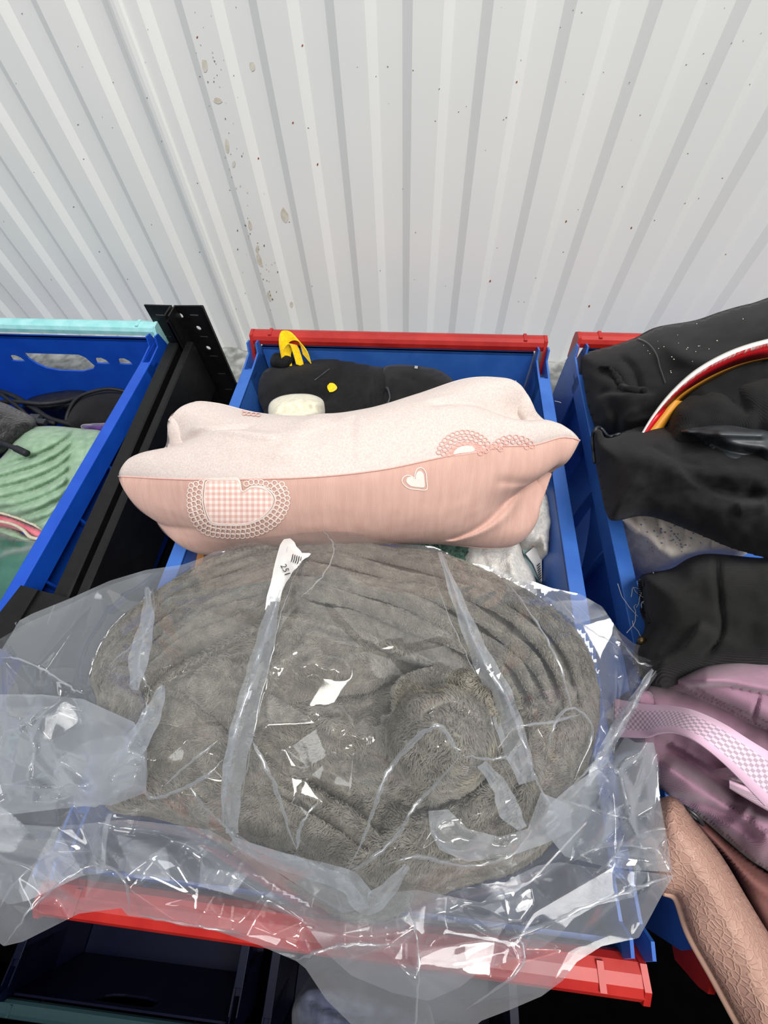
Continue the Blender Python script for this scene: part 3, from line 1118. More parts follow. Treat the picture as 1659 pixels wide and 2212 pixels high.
slab('teal_face', [(1122, 1162, -0.058), (1152, 1176, -0.058), (1160, 1180, -0.058), (1168, 1192, -0.06), (1170, 1260, -0.075), (1140, 1230, -0.07)], 0, 0.09, M_TEAL, pk)
slab('white_face', [(1136, 1196, -0.055), (1158, 1178, -0.054), (1170, 1180, -0.055), (1171, 1256, -0.072), (1166, 1252, -0.071), (1152, 1218, -0.062)], 0, 0.0015, M_CARD, pk)
for i in range(7):
    y = 1219 + i * 5.0
    slab('barcode_bar', [(1160 + i * .7, y + 3, -0.0595 - i * .0013), (1166 + i * .5, y - 3, -0.0585 - i * .0013), (1167 + i * .5, y - 1.4, -0.0585 - i * .0013), (1161 + i * .7, y + 4.6, -0.0595 - i * .0013)], 0, 0.0003, M_INK, pk)
slab('flap_edge', [(1132, 1168, -0.05), (1156, 1176, -0.05), (1153, 1181, -0.05), (1134, 1172, -0.05)], 0, 0.001, M_KRAFT, pk)
o = slab('cardboard_piece', [(424, 1178, -0.02), (446, 1172, -0.02), (430, 1250, -0.03), (402, 1262, -0.03)], 0, 0.12, M_KRAFT, None)
tag(o, 'brown cardboard piece against the left rail under the pillow', 'cardboard')

# ------------------------------------------------------------------ right crate
o = puff('black_jacket', [(1254, 790), (1262, 762), (1320, 745), (1372, 728), (1420, 706), (1500, 692), (1560, 672), (1620, 656), (1720, 640), (1800, 760), (1760, 900), (1640, 930), (1500, 940), (1400, 950), (1300, 935), (1275, 900), (1262, 850)],
         lambda P: np.interp(P[:, 0], [1250, 1370, 1500, 1660], [-0.01, 0.012, 0.04, 0.065]), 0.05, 90, M_BLK2,
         feats=[('line', [(1340, 770), (1370, 800), (1385, 850)], 8, -0.006), ('fold', [(1290, 860), (1350, 850), (1420, 855)], 14, 0.012, 40), ('line', [(1290, 800), (1330, 815), (1350, 850)], 10, -0.008),
                ('line', [(1300, 840), (1330, 900), (1330, 940)], 12, -0.006), ('line', [(1380, 880), (1350, 910), (1420, 900)], 9, 0.005), ('line', [(1420, 720), (1500, 780), (1640, 760)], 20, 0.006), ('noise', 0.012, 0.004, 11)], thick=0.04, step=6)
tag(o, 'black softshell jacket humped over the back of the right crate with zip cord', 'jacket')
jb = bvh_of([o])
V, F = ribbon_on(jb, [spline([(1364, 728), (1398, 742), (1418, 766), (1428, 800), (1438, 830)], 8)], 3, 0.0012)
mesh('stitched_seam', V, F, fabric('seam_thread', (44, 44, 46), (52, 52, 54)), o)
pts = [cast(jb, x, y, 0.0025) for x, y in spline([(1300, 792), (1320, 796), (1333, 808), (1337, 826), (1352, 843), (1372, 848), (1396, 849)], 6)]
tube('zip_cord', pts, [0.0018] * 12 + [0.0034] * (len(pts) - 12), M_BLK, o)
V, F = [], []
for i in range(26):
    c = cast(jb, random.gauss(1490, 70), random.gauss(750, 35), 0.0008)
    if c is not None:
        k = len(V)
        r = random.uniform(.0003, .0007)
        V += [c + Vector((r, 0, 0)), c + Vector((0, r * 1.2, r * .4)), c + Vector((-r, 0, 0)), c + Vector((0, -r * .7, 0))]
        F.append((k, k + 1, k + 2, k + 3))
lint = mesh('lint', V, F, M_CREAM, o, smooth=False)
lint['kind'] = 'stuff'
# plate with white and red rim standing between the jackets
M_WHITE = material('white_glossy_rim', (238, 234, 228), 0.3, 0.5)
M_REDG = material('red_glossy_band', (196, 18, 30), 0.35, 0.5)
M_GOLD = material('ochre_inner_band', (206, 140, 40), 0.5, 0.4)


def band(name, outer, inner, m, parent, th=0.004):
    A, B = px_path(outer, 12), px_path(inner, 12)
    n = len(A)
    V, F = [], []
    for a, b_ in zip(A, B):
        d = np.array([0, -0.3, -1.0]) * th
        V += [a, b_, b_ + d, a + d]
    for i in range(n - 1):
        for k in range(4):
            F.append((4 * i + k, 4 * i + (k + 1) % 4, 4 * i + 4 + (k + 1) % 4, 4 * i + 4 + k))
    F += [(3, 2, 1, 0), tuple(4 * (n - 1) + k for k in range(4))]
    o = mesh(name, V, F, m, parent)
    fix_normals(o)
    return o


cap = empty('rimmed_dish', at(1500, 860, 0.03), 'white rimmed dish edge with red band curving out between black jackets', 'dish')
r0 = [(1380, 945, 0.069), (1410, 895, 0.085), (1450, 845, 0.101), (1500, 800, 0.115), (1560, 765, 0.125), (1620, 742, 0.131), (1700, 722, 0.135)]
r1 = [(1384, 946, 0.07), (1414, 899, 0.086), (1454, 851, 0.102), (1504, 808, 0.116), (1563, 774, 0.126), (1622, 751, 0.132), (1700, 731, 0.136)]
r2 = [(1392, 946, 0.067), (1428, 899, 0.081), (1468, 850, 0.096), (1518, 815, 0.109), (1572, 788, 0.118), (1626, 770, 0.123), (1700, 756, 0.127)]
r3 = [(1420, 946, 0.061), (1446, 905, 0.073), (1482, 858, 0.087), (1530, 822, 0.099), (1580, 794, 0.109), (1630, 775, 0.115), (1700, 762, 0.119)]
band('rim', r0, r1, M_WHITE, cap)
band('red_band', r1, r2, M_REDG, cap)
band('inner_band', r2, r3, M_GOLD, cap)
o = puff('black_hood', [(1436, 930), (1450, 870), (1490, 832), (1540, 808), (1600, 788), (1700, 770), (1800, 820), (1760, 960), (1640, 965), (1500, 975), (1440, 975)],
         lambda P: np.interp(P[:, 0], [1430, 1660], [0.055, 0.085]), 0.035, 70, fabric('black_ribbed_cloth', (15, 16, 17), (21, 22, 23), 90, bump='X', bscale=300, bstr=0.2, sheen=0.05),
         feats=[('line', [(1540, 830), (1590, 860), (1620, 900)], 14, -0.006), ('noise', 0.012, 0.004, 21)], thick=0.05)
tag(o, 'black ribbed hood tucked inside the white and red rim', 'hood')
o = puff('black_sweater', [(1285, 990), (1280, 935), (1286, 922), (1300, 930), (1312, 944), (1380, 918), (1430, 912), (1480, 925), (1560, 930), (1660, 925), (1800, 940), (1820, 1150), (1720, 1210), (1600, 1190), (1500, 1150), (1400, 1115), (1330, 1125), (1310, 1110), (1296, 1050)],
         lambda P: 0.035 + 0.02 * (P[:, 0] - 1280) / 380, 0.055, 95, M_BLK,
         feats=[('line', [(1400, 960), (1460, 990), (1520, 1010)], 6, -0.003), ('line', [(1350, 970), (1420, 1000), (1500, 1022), (1660, 1030)], 26, 0.010), ('line', [(1360, 1090), (1480, 1060), (1660, 1065)], 20, -0.006),
                ('fold', [(1660, 1075), (1560, 1060), (1480, 1010), (1470, 940)], 30, -0.012, 40), ('line', [(1590, 1100), (1660, 1090)], 14, 0.008), ('noise', 0.012, 0.004, 31)], thick=0.010, step=5)
tag(o, 'black folded sweater draped across the middle of the right crate', 'sweater')
sb = bvh_of([o])
hem = [cast(sb, x, y, 0.0015) for x, y in spline([(1288, 1000), (1283, 945), (1290, 926), (1303, 934), (1316, 946), (1340, 940)], 8)]
tube('hem_piping', [p for p in hem if p is not None], 0.0014, M_SHINY, o)
o = puff('charcoal_lining', [(1466, 932), (1500, 920), (1540, 905), (1590, 897), (1700, 895), (1800, 930), (1800, 1000), (1700, 1010), (1590, 1000), (1530, 968), (1500, 945)],
         0.085, 0.03, 40, M_SHINY, feats=[('fold', [(1480, 930), (1540, 915), (1660, 900)], 16, -0.008, 25), ('line', [(1520, 950), (1580, 975), (1660, 985)], 12, -0.012), ('line', [(1540, 935), (1660, 940)], 9, 0.006)], thick=0.03, step=4)
tag(o, 'charcoal nylon lining folded open above the black sweater', 'lining')

M_QUILT = fabric('cream_speckled_quilt', (214, 202, 192), (232, 222, 212), 130, bump='noise', bscale=240, bstr=0.3)
o = puff('quilted_cloth', [(1330, 1118), (1350, 1108), (1400, 1100), (1480, 1110), (1560, 1140), (1615, 1185), (1600, 1200), (1540, 1192), (1495, 1200), (1456, 1212), (1430, 1200), (1390, 1165), (1355, 1140)], -0.012, 0.02, 30, M_QUILT,
         feats=[('line', [(1372, 1110), (1385, 1150)], 6, -0.004), ('line', [(1415, 1110), (1428, 1150), (1430, 1185)], 6, -0.004), ('line', [(1470, 1115), (1480, 1150), (1470, 1190)], 6, -0.004), ('line', [(1545, 1140), (1535, 1190)], 6, -0.004)], thick=0.1, step=5)
tag(o, 'cream quilted cloth with blue specks showing under the black sweater', 'cloth')
qb = bvh_of([o])
V, F = [], []
for i in range(60):
    c = cast(qb, random.gauss(1450, 40), random.gauss(1155, 18), 0.0008)
    if c is not None:
        k = len(V)
        r = random.uniform(.0005, .0013)
        V += [c + Vector((r, 0, 0)), c + Vector((0, r, r * .2)), c + Vector((-r, 0, 0)), c + Vector((0, -r, 0))]
        F.append((k, k + 1, k + 2, k + 3))
sp = mesh('blue_speck', V, F, material('blue_grey_print', (120, 134, 160), 0.9), o, smooth=False)
sp['kind'] = 'stuff'

M_RIB = fabric('black_fine_rib', (16, 16, 16), (22, 22, 22), 80, bump='Y', bscale=330, bstr=0.35, sheen=0.05)
o = puff('black_zip_jacket', [(1382, 1250), (1400, 1238), (1450, 1228), (1490, 1205), (1535, 1196), (1640, 1205), (1800, 1215), (1820, 1400), (1700, 1455), (1600, 1462), (1530, 1462), (1480, 1478), (1425, 1488), (1380, 1460), (1370, 1400), (1392, 1360), (1390, 1300)],
         lambda P: 0.0 + 0.03 * np.clip((P[:, 0] - 1380) / 280, 0, 1), 0.06, 80, M_RIB,
         feats=[('line', [(1545, 1200), (1555, 1290), (1558, 1370), (1520, 1420)], 7, -0.006), ('fold', [(1400, 1450), (1480, 1400), (1520, 1340)], 16, 0.010, 50), ('line', [(1430, 1340), (1400, 1400), (1390, 1450)], 16, -0.008), ('noise', 0.012, 0.003, 41)], thick=0.025, step=6)
tag(o, 'black ribbed jacket with metal zip teeth lying above the lilac bag', 'jacket')
zb_ = bvh_of([o])
M_ZIP = material('dark_zip_metal', (70, 70, 72), 0.4, 0.5, metallic=0.7)
zl = spline([(1388, 1254), (1388, 1290), (1393, 1322), (1403, 1345)], 12)
V, F = ribbon_on(zb_, [zl], 9, 0.0006)
if V:
    mesh('zip_tape', V, F, M_BLK, o)
m = MB()
for i in range(0, 31):
    t = i / 30 * (len(zl) - 1)
    c = cast(zb_, np.interp(t, range(len(zl)), zl[:, 0]), np.interp(t, range(len(zl)), zl[:, 1]), 0.0014)
    if c is not None:
        m.box(c.x - .0020, c.x + .0020, c.y - .00045, c.y + .00045, c.z - .0008, c.z + .0008)
m.build('zip_teeth', M_ZIP, o)
c = cast(zb_, 1388, 1388, 0.002)
if c is not None:
    tube('snap_stud', [c, c + Vector((0.0008, -0.0012, 0.003))], [0.0032, 0.0026], material('brass_snap', (110, 92, 60), 0.35, 0.5, metallic=0.8), o, 12)

M_THREAD = fabric('white_loose_thread', (196, 196, 190), (220, 220, 214))
V, F = [], []
for i in range(7):
    c = at(1376 + random.gauss(0, 8), 1310 + random.gauss(0, 16), 0.004)
    P = [c]
    dv = np.array([random.gauss(0, 1), random.gauss(0, 1), 0.2])
    for k in range(7):
        dv = dv + np.array([random.gauss(0, .9), random.gauss(0, .9), random.gauss(0, .25)])
        P.append(P[-1] + dv / np.linalg.norm(dv) * 0.005)
    v, f = tube_mesh(spline(P, 4), 0.00025, 5)
    k = len(V)
    V += list(v)
    F += [tuple(a + k for a in q) for q in f]
o = mesh('loose_thread', V, F, M_THREAD)
tag(o, 'tangle of loose white thread beside the zip of the lower black jacket', 'thread')
V, F = [], []
for a, b_ in (((1117, 838), (1114, 822)), ((1123, 866), (1131, 845)), ((1125, 868), (1141, 853)), ((1198, 866), (1212, 870))):
    P = at(np.linspace(a[0], b_[0], 5) + np.array([0, 1, 1.5, 1, 0]), np.linspace(a[1], b_[1], 5), 0.02 if a[0] > 1150 else 0.095)
    v, f = tube_mesh(P, 0.00022, 5)
    k = len(V)
    V += list(v)
    F += [tuple(i + k for i in q) for q in f]
thr = mesh('stray_thread', V, F, M_THREAD, pillow)
thr['kind'] = 'stuff'

# lilac bag
M_LIL = fabric('lilac_twill', (144, 110, 128), (154, 119, 138), 60, bump='X', bscale=420, bstr=0.25, sheen=0.2)
M_LIL_D = fabric('lilac_inner', (140, 100, 122), (150, 110, 132), 60)
lil = empty('lilac_bag', at(1560, 1600, -0.06), 'lilac fabric bag with webbing strap between black jacket and pink leather bag', 'bag')
puff('body', [(1370, 1520), (1385, 1480), (1420, 1472), (1490, 1480), (1560, 1500), (1700, 1560), (1850, 1640), (1850, 1900), (1700, 1900), (1640, 1870), (1580, 1820), (1520, 1770), (1440, 1720), (1380, 1640), (1360, 1580)],
     -0.012, 0.05, 90, M_LIL, lil,
     feats=[('fold', [(1400, 1590), (1480, 1640), (1560, 1690), (1680, 1760)], 26, -0.016, 60), ('fold', [(1360, 1600), (1430, 1650), (1520, 1720), (1640, 1800), (1720, 1840)], 28, 0.012, 50),
            ('line', [(1420, 1595), (1490, 1630), (1550, 1680), (1620, 1740)], 38, -0.022), ('line', [(1420, 1640), (1520, 1700), (1660, 1790)], 16, 0.012), ('line', [(1430, 1720), (1540, 1745), (1650, 1815)], 12, -0.008), ('noise', 0.012, 0.004, 51)], thick=0.15, step=5)
puff('top_fold', [(1460, 1470), (1500, 1440), (1570, 1418), (1640, 1412), (1780, 1412), (1820, 1500), (1760, 1620), (1660, 1580), (1560, 1530), (1500, 1500)], 0.03, 0.045, 50, M_LIL, lil,
     feats=[('fold', [(1780, 1510), (1640, 1485), (1560, 1470), (1480, 1472)], 24, 0.016, 40), ('fold', [(1480, 1480), (1540, 1520), (1640, 1565), (1720, 1600)], 22, -0.012, 30), ('line', [(1640, 1500), (1625, 1560)], 5, -0.003)], thick=0.07, step=4)


def webbing():
    m = fabric('lilac_webbing', (206, 172, 194), (216, 184, 206), 200)
    nt = m.node_tree
    b = nt.nodes['Principled BSDF']
    uv = nt.nodes.new('ShaderNodeUVMap')
    uv.uv_map = 'cloth'
    br = nt.nodes.new('ShaderNodeTexChecker')
    br.inputs['Scale'].default_value = 1.0
    br.inputs['Color1'].default_value = lin((224, 190, 212))
    br.inputs['Color2'].default_value = lin((168, 150, 162))
    nt.links.new(uv.outputs[0], br.inputs['Vector'])
    # plain selvedges
    sx = nt.nodes.new('ShaderNodeSeparateXYZ')
    nt.links.new(uv.outputs[0], sx.inputs[0])
    su = nt.nodes.new('ShaderNodeMath')
    su.operation = 'SUBTRACT'
    su.inputs[1].default_value = 6.0
    nt.links.new(sx.outputs[1], su.inputs[0])
    ab = nt.nodes.new('ShaderNodeMath')
    ab.operation = 'ABSOLUTE'
    nt.links.new(su.outputs[0], ab.inputs[0])
    gt = nt.nodes.new('ShaderNodeMath')
    gt.operation = 'GREATER_THAN'
    gt.inputs[1].default_value = 3.5
    nt.links.new(ab.outputs[0], gt.inputs[0])
    mx = nt.nodes.new('ShaderNodeMix')
    mx.data_type = 'RGBA'
    nt.links.new(gt.outputs[0], mx.inputs[0])
    nt.links.new(br.outputs[0], mx.inputs[6])
    mx.inputs[7].default_value = lin((212, 176, 198))
    nt.links.new(mx.outputs[2], b.inputs['Base Color'])
    return m


def web_strap(upper, lower, zl, parent, name):
    A, B = px_path(upper, 14), px_path(lower, 14)
    n = len(A)
    NWv = 5
    V, F, UV = [], [], []
    L = np.concatenate([[0], np.cumsum(np.linalg.norm(np.diff((A + B) / 2, axis=0), axis=1))])
    for i in range(n):
        for k in range(NWv):
            t = k / (NWv - 1)
            V.append(A[i] * (1 - t) + B[i] * t)
            UV.append((L[i] / 0.0023, t * 12))
    for i in range(n - 1):
        for k in range(NWv - 1):
            F.append((i * NWv + k, (i + 1) * NWv + k, (i + 1) * NWv + k + 1, i * NWv + k + 1))
    o = mesh(name, V, F, webbing(), parent)
    add_uv(o, UV)
    md = o.modifiers.new('thickness', 'SOLIDIFY')
    md.thickness = 0.0016
    md.offset = -1
    return o


web_strap([(1330, 1510, .015), (1395, 1521, .042), (1450, 1527, .062), (1500, 1538, .082), (1560, 1565, .094), (1620, 1600, .098), (1720, 1660, .09)],
          [(1330, 1592, .012), (1395, 1594, .036), (1430, 1585, .060), (1465, 1586, .082), (1510, 1608, .094), (1570, 1657, .094), (1650, 1740, .085)], 0, lil, 'webbing_strap')
puff('pink_tab', [(1372, 1500), (1400, 1492), (1414, 1508), (1416, 1524), (1380, 1524)], 0.030, 0.006, 10, M_LIL, lil, step=4, thick=0.006)
puff('inner_tab', [(1570, 1666), (1590, 1655), (1660, 1650), (1760, 1660), (1760, 1740), (1660, 1705), (1600, 1690), (1575, 1682)], 0.055, 0.016, 16, M_LIL, lil, step=5, thick=0.03)
web_strap([(1575, 1684, .058), (1610, 1698, .060), (1660, 1718, .060), (1740, 1752, .055)], [(1576, 1698, .052), (1608, 1718, .052), (1660, 1748, .050), (1740, 1790, .045)], 0, lil, 'webbing_strap')

# pink leather bag
def pebbled():
    m = material('dusty_pink_pebbled_leather', (158, 123, 110), 0.5, 0.4, (168, 132, 119), 40, bump='pebble', bscale=265, bstr=0.6, bdist=0.0006)
    nt = m.node_tree
    bn = [n for n in nt.nodes if n.type == 'BUMP'][0]
    vo = [n for n in nt.nodes if n.type == 'TEX_VORONOI'][0]
    vo.feature = 'DISTANCE_TO_EDGE'
    bn.invert = True
    rr = nt.nodes.new('ShaderNodeMapRange')
    rr.inputs['From Max'].default_value = 0.16
    rr.interpolation_type = 'SMOOTHSTEP'
    nt.links.new(vo.outputs['Distance'], rr.inputs['Value'])
    nt.links.new(rr.outputs[0], bn.inputs['Height'])
    tc = [n for n in nt.nodes if n.type == 'TEX_COORD'][0]
    ns = nt.nodes.new('ShaderNodeTexNoise')
    ns.inputs['Scale'].default_value = 120
    ad = nt.nodes.new('ShaderNodeVectorMath')
    ad.operation = 'MULTIPLY_ADD'
    ad.inputs[1].default_value = (0.004, 0.004, 0.004)
    nt.links.new(tc.outputs['Object'], ns.inputs['Vector'])
    nt.links.new(ns.outputs['Color'], ad.inputs[0])
    nt.links.new(tc.outputs['Object'], ad.inputs[2])
    nt.links.new(ad.outputs[0], vo.inputs['Vector'])
    b = nt.nodes['Principled BSDF']
    old = b.inputs['Base Color'].links[0].from_socket
    mx = nt.nodes.new('ShaderNodeMix')
    mx.data_type = 'RGBA'
    r2 = nt.nodes.new('ShaderNodeMapRange')
    r2.inputs['From Max'].default_value = 0.07
    nt.links.new(vo.outputs['Distance'], r2.inputs['Value'])
    nt.links.new(r2.outputs[0], mx.inputs[0])
    mx.inputs[6].default_value = lin((180, 145, 130))
    nt.links.new(old, mx.inputs[7])
    nt.links.new(mx.outputs[2], b.inputs['Base Color'])
    return m


M_LEA = pebbled()
M_LEA_D = material('mauve_brown_suede', (112, 74, 70), 0.85, 0.2, (124, 84, 80), 50, bump='noise', bscale=300, bstr=0.2)
lea = empty('leather_bag', at(1560, 2000, -0.05), 'dusty pink pebbled leather bag hanging over the front of right crate', 'bag')
puff('flap', [(1440, 1720), (1470, 1732), (1500, 1772), (1560, 1850), (1620, 1950), (1670, 2030), (1760, 2160), (1800, 2300), (1650, 2300), (1600, 2220), (1540, 2110), (1490, 2020), (1462, 1940), (1430, 1925), (1400, 1850), (1410, 1760)],
     lambda P: 0.03 - 0.02 * np.clip((P[:, 1] - 1750) / 450, 0, 1), 0.022, 70, M_LEA, lea, feats=[('line', [(1440, 1740), (1540, 1900), (1640, 2100), (1690, 2250)], 40, 0.008)], thick=0.03, step=7)
edge = [(1432, 1924, .021), (1462, 1942, .021), (1490, 2021, .018), (1540, 2111, .014), (1600, 2221, .011), (1650, 2300, .010)]
tube('flap_edge', px_path(edge, 8), 0.0026, material('pale_pink_edge', (188, 150, 132), 0.6, 0.4, (196, 158, 140), 80), lea, 8)
puff('body', [(1470, 1745), (1520, 1770), (1590, 1830), (1660, 1880), (1780, 1920), (1800, 2180), (1700, 2130), (1630, 1990), (1560, 1860), (1500, 1790)], -0.02, 0.03, 40, M_LEA_D, lea,
     feats=[('line', [(1500, 1780), (1600, 1880), (1700, 1960)], 12, 0.005)], thick=0.12)
tube('ring', px_path([(1478, 1742, .030), (1492, 1752, .033), (1508, 1766, .033), (1518, 1780, .030), (1506, 1772, .026), (1488, 1756, .026)], 8), 0.0012, M_ZIP, lea, 8)

# ------------------------------------------------------------------ left crate
M_STRAPB = material('black_webbing', (18, 19, 24), 0.6, 0.4, (28, 30, 36), 120, bump='noise', bscale=400, bstr=0.3)
hs = empty('black_harness', at(60, 900, -0.08), 'tangle of black straps and buckles in the back of the left crate', 'harness')
puff('pad', [(60, 862), (110, 848), (175, 842), (190, 855), (160, 880), (100, 890), (50, 885)], -0.10, 0.02, 18, M_STRAPB, hs, step=5, thick=0.05)
for path, r in (([(-20, 840, -.07), (30, 856, -.065), (70, 880, -.07), (110, 905, -.08), (170, 920, -.09)], .0042), ([(-20, 870, -.07), (40, 868, -.06), (90, 872, -.065), (140, 866, -.075), (180, 855, -.085)], .0035),
                ([(0, 850, -.06), (40, 880, -.06), (62, 900, -.07), (90, 925, -.08)], .003), ([(10, 900, -.075), (60, 905, -.07), (120, 915, -.08)], .004)):
    tube('strap', px_path(path, 6), r, M_STRAPB, hs, 8)
for x, y in ((75, 902), (88, 912)):
    c = at(x, y, -.062)
    MB().box(c[0] - .008, c[0] + .008, c[1] - .005, c[1] + .005, c[2] - .004, c[2] + .003, .001).build('buckle', M_SHINY, hs)
bk = empty('brimmed_hat', at(200, 900, -0.1), 'black hat with curved brim next to the left crate right wall', 'hat')
puff('crown', [(145, 925), (150, 880), (175, 852), (215, 840), (260, 842), (300, 860), (290, 925), (220, 938)], -0.11, 0.045, 40, M_BLK, bk, step=5, thick=0.06)
tube('brim_edge', px_path([(140, 930, -.098), (146, 895, -.088), (165, 862, -.075), (200, 846, -.07), (240, 840, -.07), (280, 848, -.08)], 8), 0.0028, M_STRAPB, bk, 8)
o = puff('purple_scrap', [(175, 918), (215, 913), (250, 914), (245, 935), (190, 934)], -0.072, 0.012, 10, fabric('purple_satin', (58, 34, 92), (84, 50, 120), 100, rough=0.4), feats=[('line', [(180, 924), (240, 922)], 3, .004)], step=4, thick=0.06)
tag(o, 'narrow purple satin scrap between black hat and mint pouch', 'scrap')
o = puff('black_fur_pouch', [(-60, 860), (0, 868), (40, 885), (75, 905), (72, 930), (30, 965), (0, 985), (-60, 990)], -0.06, 0.04, 36, fabric('black_fuzzy_cloth', (20, 20, 21), (34, 34, 36), 220, bump='noise', bscale=240, bstr=0.8, bdist=.003), feats=[('noise', .06, .003, 6)], step=5, thick=0.1)
tag(o, 'black fuzzy pouch at the left edge above the mint quilted pouch', 'pouch')
tube('cord_end', px_path([(-15, 952, -.018), (10, 960, -.012), (35, 969, -.010), (58, 980, -.012)], 6), [0.0032] * 12 + [0.0044] * 7, M_STRAPB, o, 10)

M_MINT = fabric('mint_velvet', (128, 158, 132), (148, 176, 150), 90, sheen=0.15, bump='noise', bscale=260, bstr=0.25)
mint = empty('quilted_pouch', at(120, 1050, -0.08), 'mint green quilted velvet pouch with open pink-lined zip in left crate', 'pouch')
mf = []
for k in range(7):
    y0 = 960 + k * 24
    mf.append(('line', [(-40, y0 + 62 - k * 3), (30, y0 + 40), (90, y0 + 20), (140, y0 - 8), (175 - k * 6, y0 - 38)], 5, -0.010))
mf += [('line', [(185, 935), (190, 960), (178, 1010), (165, 1040)], 5, -0.002), ('line', [(150, 1010), (150, 1050)], 4, -0.002), ('line', [(100, 1086), (150, 1082), (190, 1084)], 4, -0.002), ('line', [(90, 1105), (150, 1106), (180, 1108)], 4, -0.002),
       ('line', [(20, 1100), (90, 1085), (130, 1050), (190, 1000)], 12, 0.004), ('line', [(210, 940), (230, 1000)], 4, -0.002), ('noise', 0.05, 0.0012, 7)]
puff('outer', [(-40, 1010), (0, 990), (30, 945), (60, 925), (110, 920), (170, 925), (228, 935), (240, 980), (215, 1040), (170, 1090), (140, 1130), (115, 1158), (60, 1130), (0, 1108), (-40, 1100)], -0.05, 0.03, 45, M_MINT, mint, feats=mf, step=4, thick=0.05)
M_PKL = fabric('coral_pink_lining', (200, 92, 110), (222, 124, 138), 60)
puff('lining', [(-30, 1105), (20, 1115), (70, 1136), (110, 1152), (118, 1160), (90, 1166), (55, 1150), (20, 1138), (-30, 1130)], -0.058, 0.008, 10, M_PKL, mint, step=4, thick=0.03)
tube('zip_edge', px_path([(-30, 1122, -.05), (20, 1130, -.05), (48, 1143, -.05), (66, 1160, -.05), (92, 1164, -.05), (120, 1160, -.052)], 8), 0.0019, fabric('beige_zip_tape', (188, 178, 158), (204, 194, 176)), mint, 8)
tube('zip_edge', px_path([(-30, 1102, -.042), (20, 1113, -.042), (70, 1132, -.042), (105, 1150, -.044), (120, 1158, -.05)], 8), 0.0016, fabric('beige_zip_tape', (188, 178, 158), (204, 194, 176)), mint, 8)
puff('lower_side', [(-30, 1128), (30, 1142), (60, 1158), (110, 1166), (100, 1185), (40, 1170), (-30, 1160)], -0.075, 0.015, 14, M_MINT, mint, step=4, thick=0.05)
M_DG = fabric('deep_green_satin', (44, 88, 76), (64, 112, 98), 30, rough=0.55)
o = puff('green_garment', [(-60, 1150), (0, 1150), (40, 1165), (100, 1170), (112, 1185), (95, 1220), (85, 1260), (60, 1300), (40, 1360), (-60, 1420)], -0.06, 0.03, 50, M_DG,
         feats=[('fold', [(-60, 1225), (0, 1205), (50, 1190), (100, 1185)], 14, 0.020, 70), ('line', [(50, 1240), (60, 1270), (20, 1330)], 14, -0.006), ('line', [(0, 1180), (60, 1180)], 8, -0.006), ('noise', 0.015, 0.004, 17)], thick=0.13, step=6)
tag(o, 'deep green satin garment at the front of the left crate', 'garment')

# grey-blue cloth low down in front
M_LOWC = fabric('slate_blue_knit', (84, 90, 116), (110, 114, 134), 60)
o = puff('slate_cloth', [(650, 2140), (700, 2118), (800, 2140), (900, 2180), (940, 2240), (820, 2300), (660, 2290), (630, 2200)], -0.50, 0.06, 60, M_LOWC, feats=[('line', [(660, 2150), (720, 2180), (800, 2200)], 12, -.02), ('noise', .02, .012, 3)], thick=0.2, zmin=-0.59, step=9)
tag(o, 'slate blue cloth in the low navy crate beneath the hanging bag', 'cloth')

# ------------------------------------------------------------------ grey fleece blanket
BL = spline([(214, 1520), (200, 1455), (238, 1368), (300, 1308), (390, 1245), (480, 1200), (590, 1166), (690, 1146), (760, 1152), (830, 1182), (950, 1196), (1060, 1240), (1170, 1296), (1252, 1378), (1288, 1470), (1288, 1570),
             (1262, 1660), (1236, 1740), (1190, 1820), (1110, 1880), (1000, 1910), (900, 1950), (830, 1985), (760, 1985), (690, 1955), (600, 1905), (520, 1850), (430, 1790), (330, 1762), (236, 1742), (226, 1650)], 6, True)


def bl_base(P):
    return 0.034 - 0.03 * np.clip((P[:, 1] - 1200) / 700, 0, 1)


arcs = []
OUT_ = spline([(206, 1480), (262, 1378), (370, 1278), (520, 1212), (690, 1178), (840, 1205), (1000, 1240), (1140, 1310), (1240, 1420), (1268, 1560)], 6)
INN_ = spline([(300, 1490), (380, 1425), (470, 1378), (540, 1350), (600, 1322), (660, 1330), (780, 1362), (900, 1412), (1010, 1462), (1080, 1560)], 6)
bl_feats = []
ARCS = []
for k, r_ in ((0.03, .0046), (0.19, .0048), (0.36, .0050), (0.53, .0052), (0.70, .0054), (0.94, .0085)):
    A = OUT_ * (1 - k) + INN_ * k
    A = A + np.column_stack([np.zeros(len(A)), 6 * np.sin(np.arange(len(A)) * 0.37 + k * 9)])
    ARCS.append((A[::4], r_))
for (A, _), (B, _) in zip(ARCS[:-1], ARCS[1:]):
    bl_feats.append(('line', (A + B) / 2 + (0, -2), 10, -0.017))
strata = list(bl_feats)
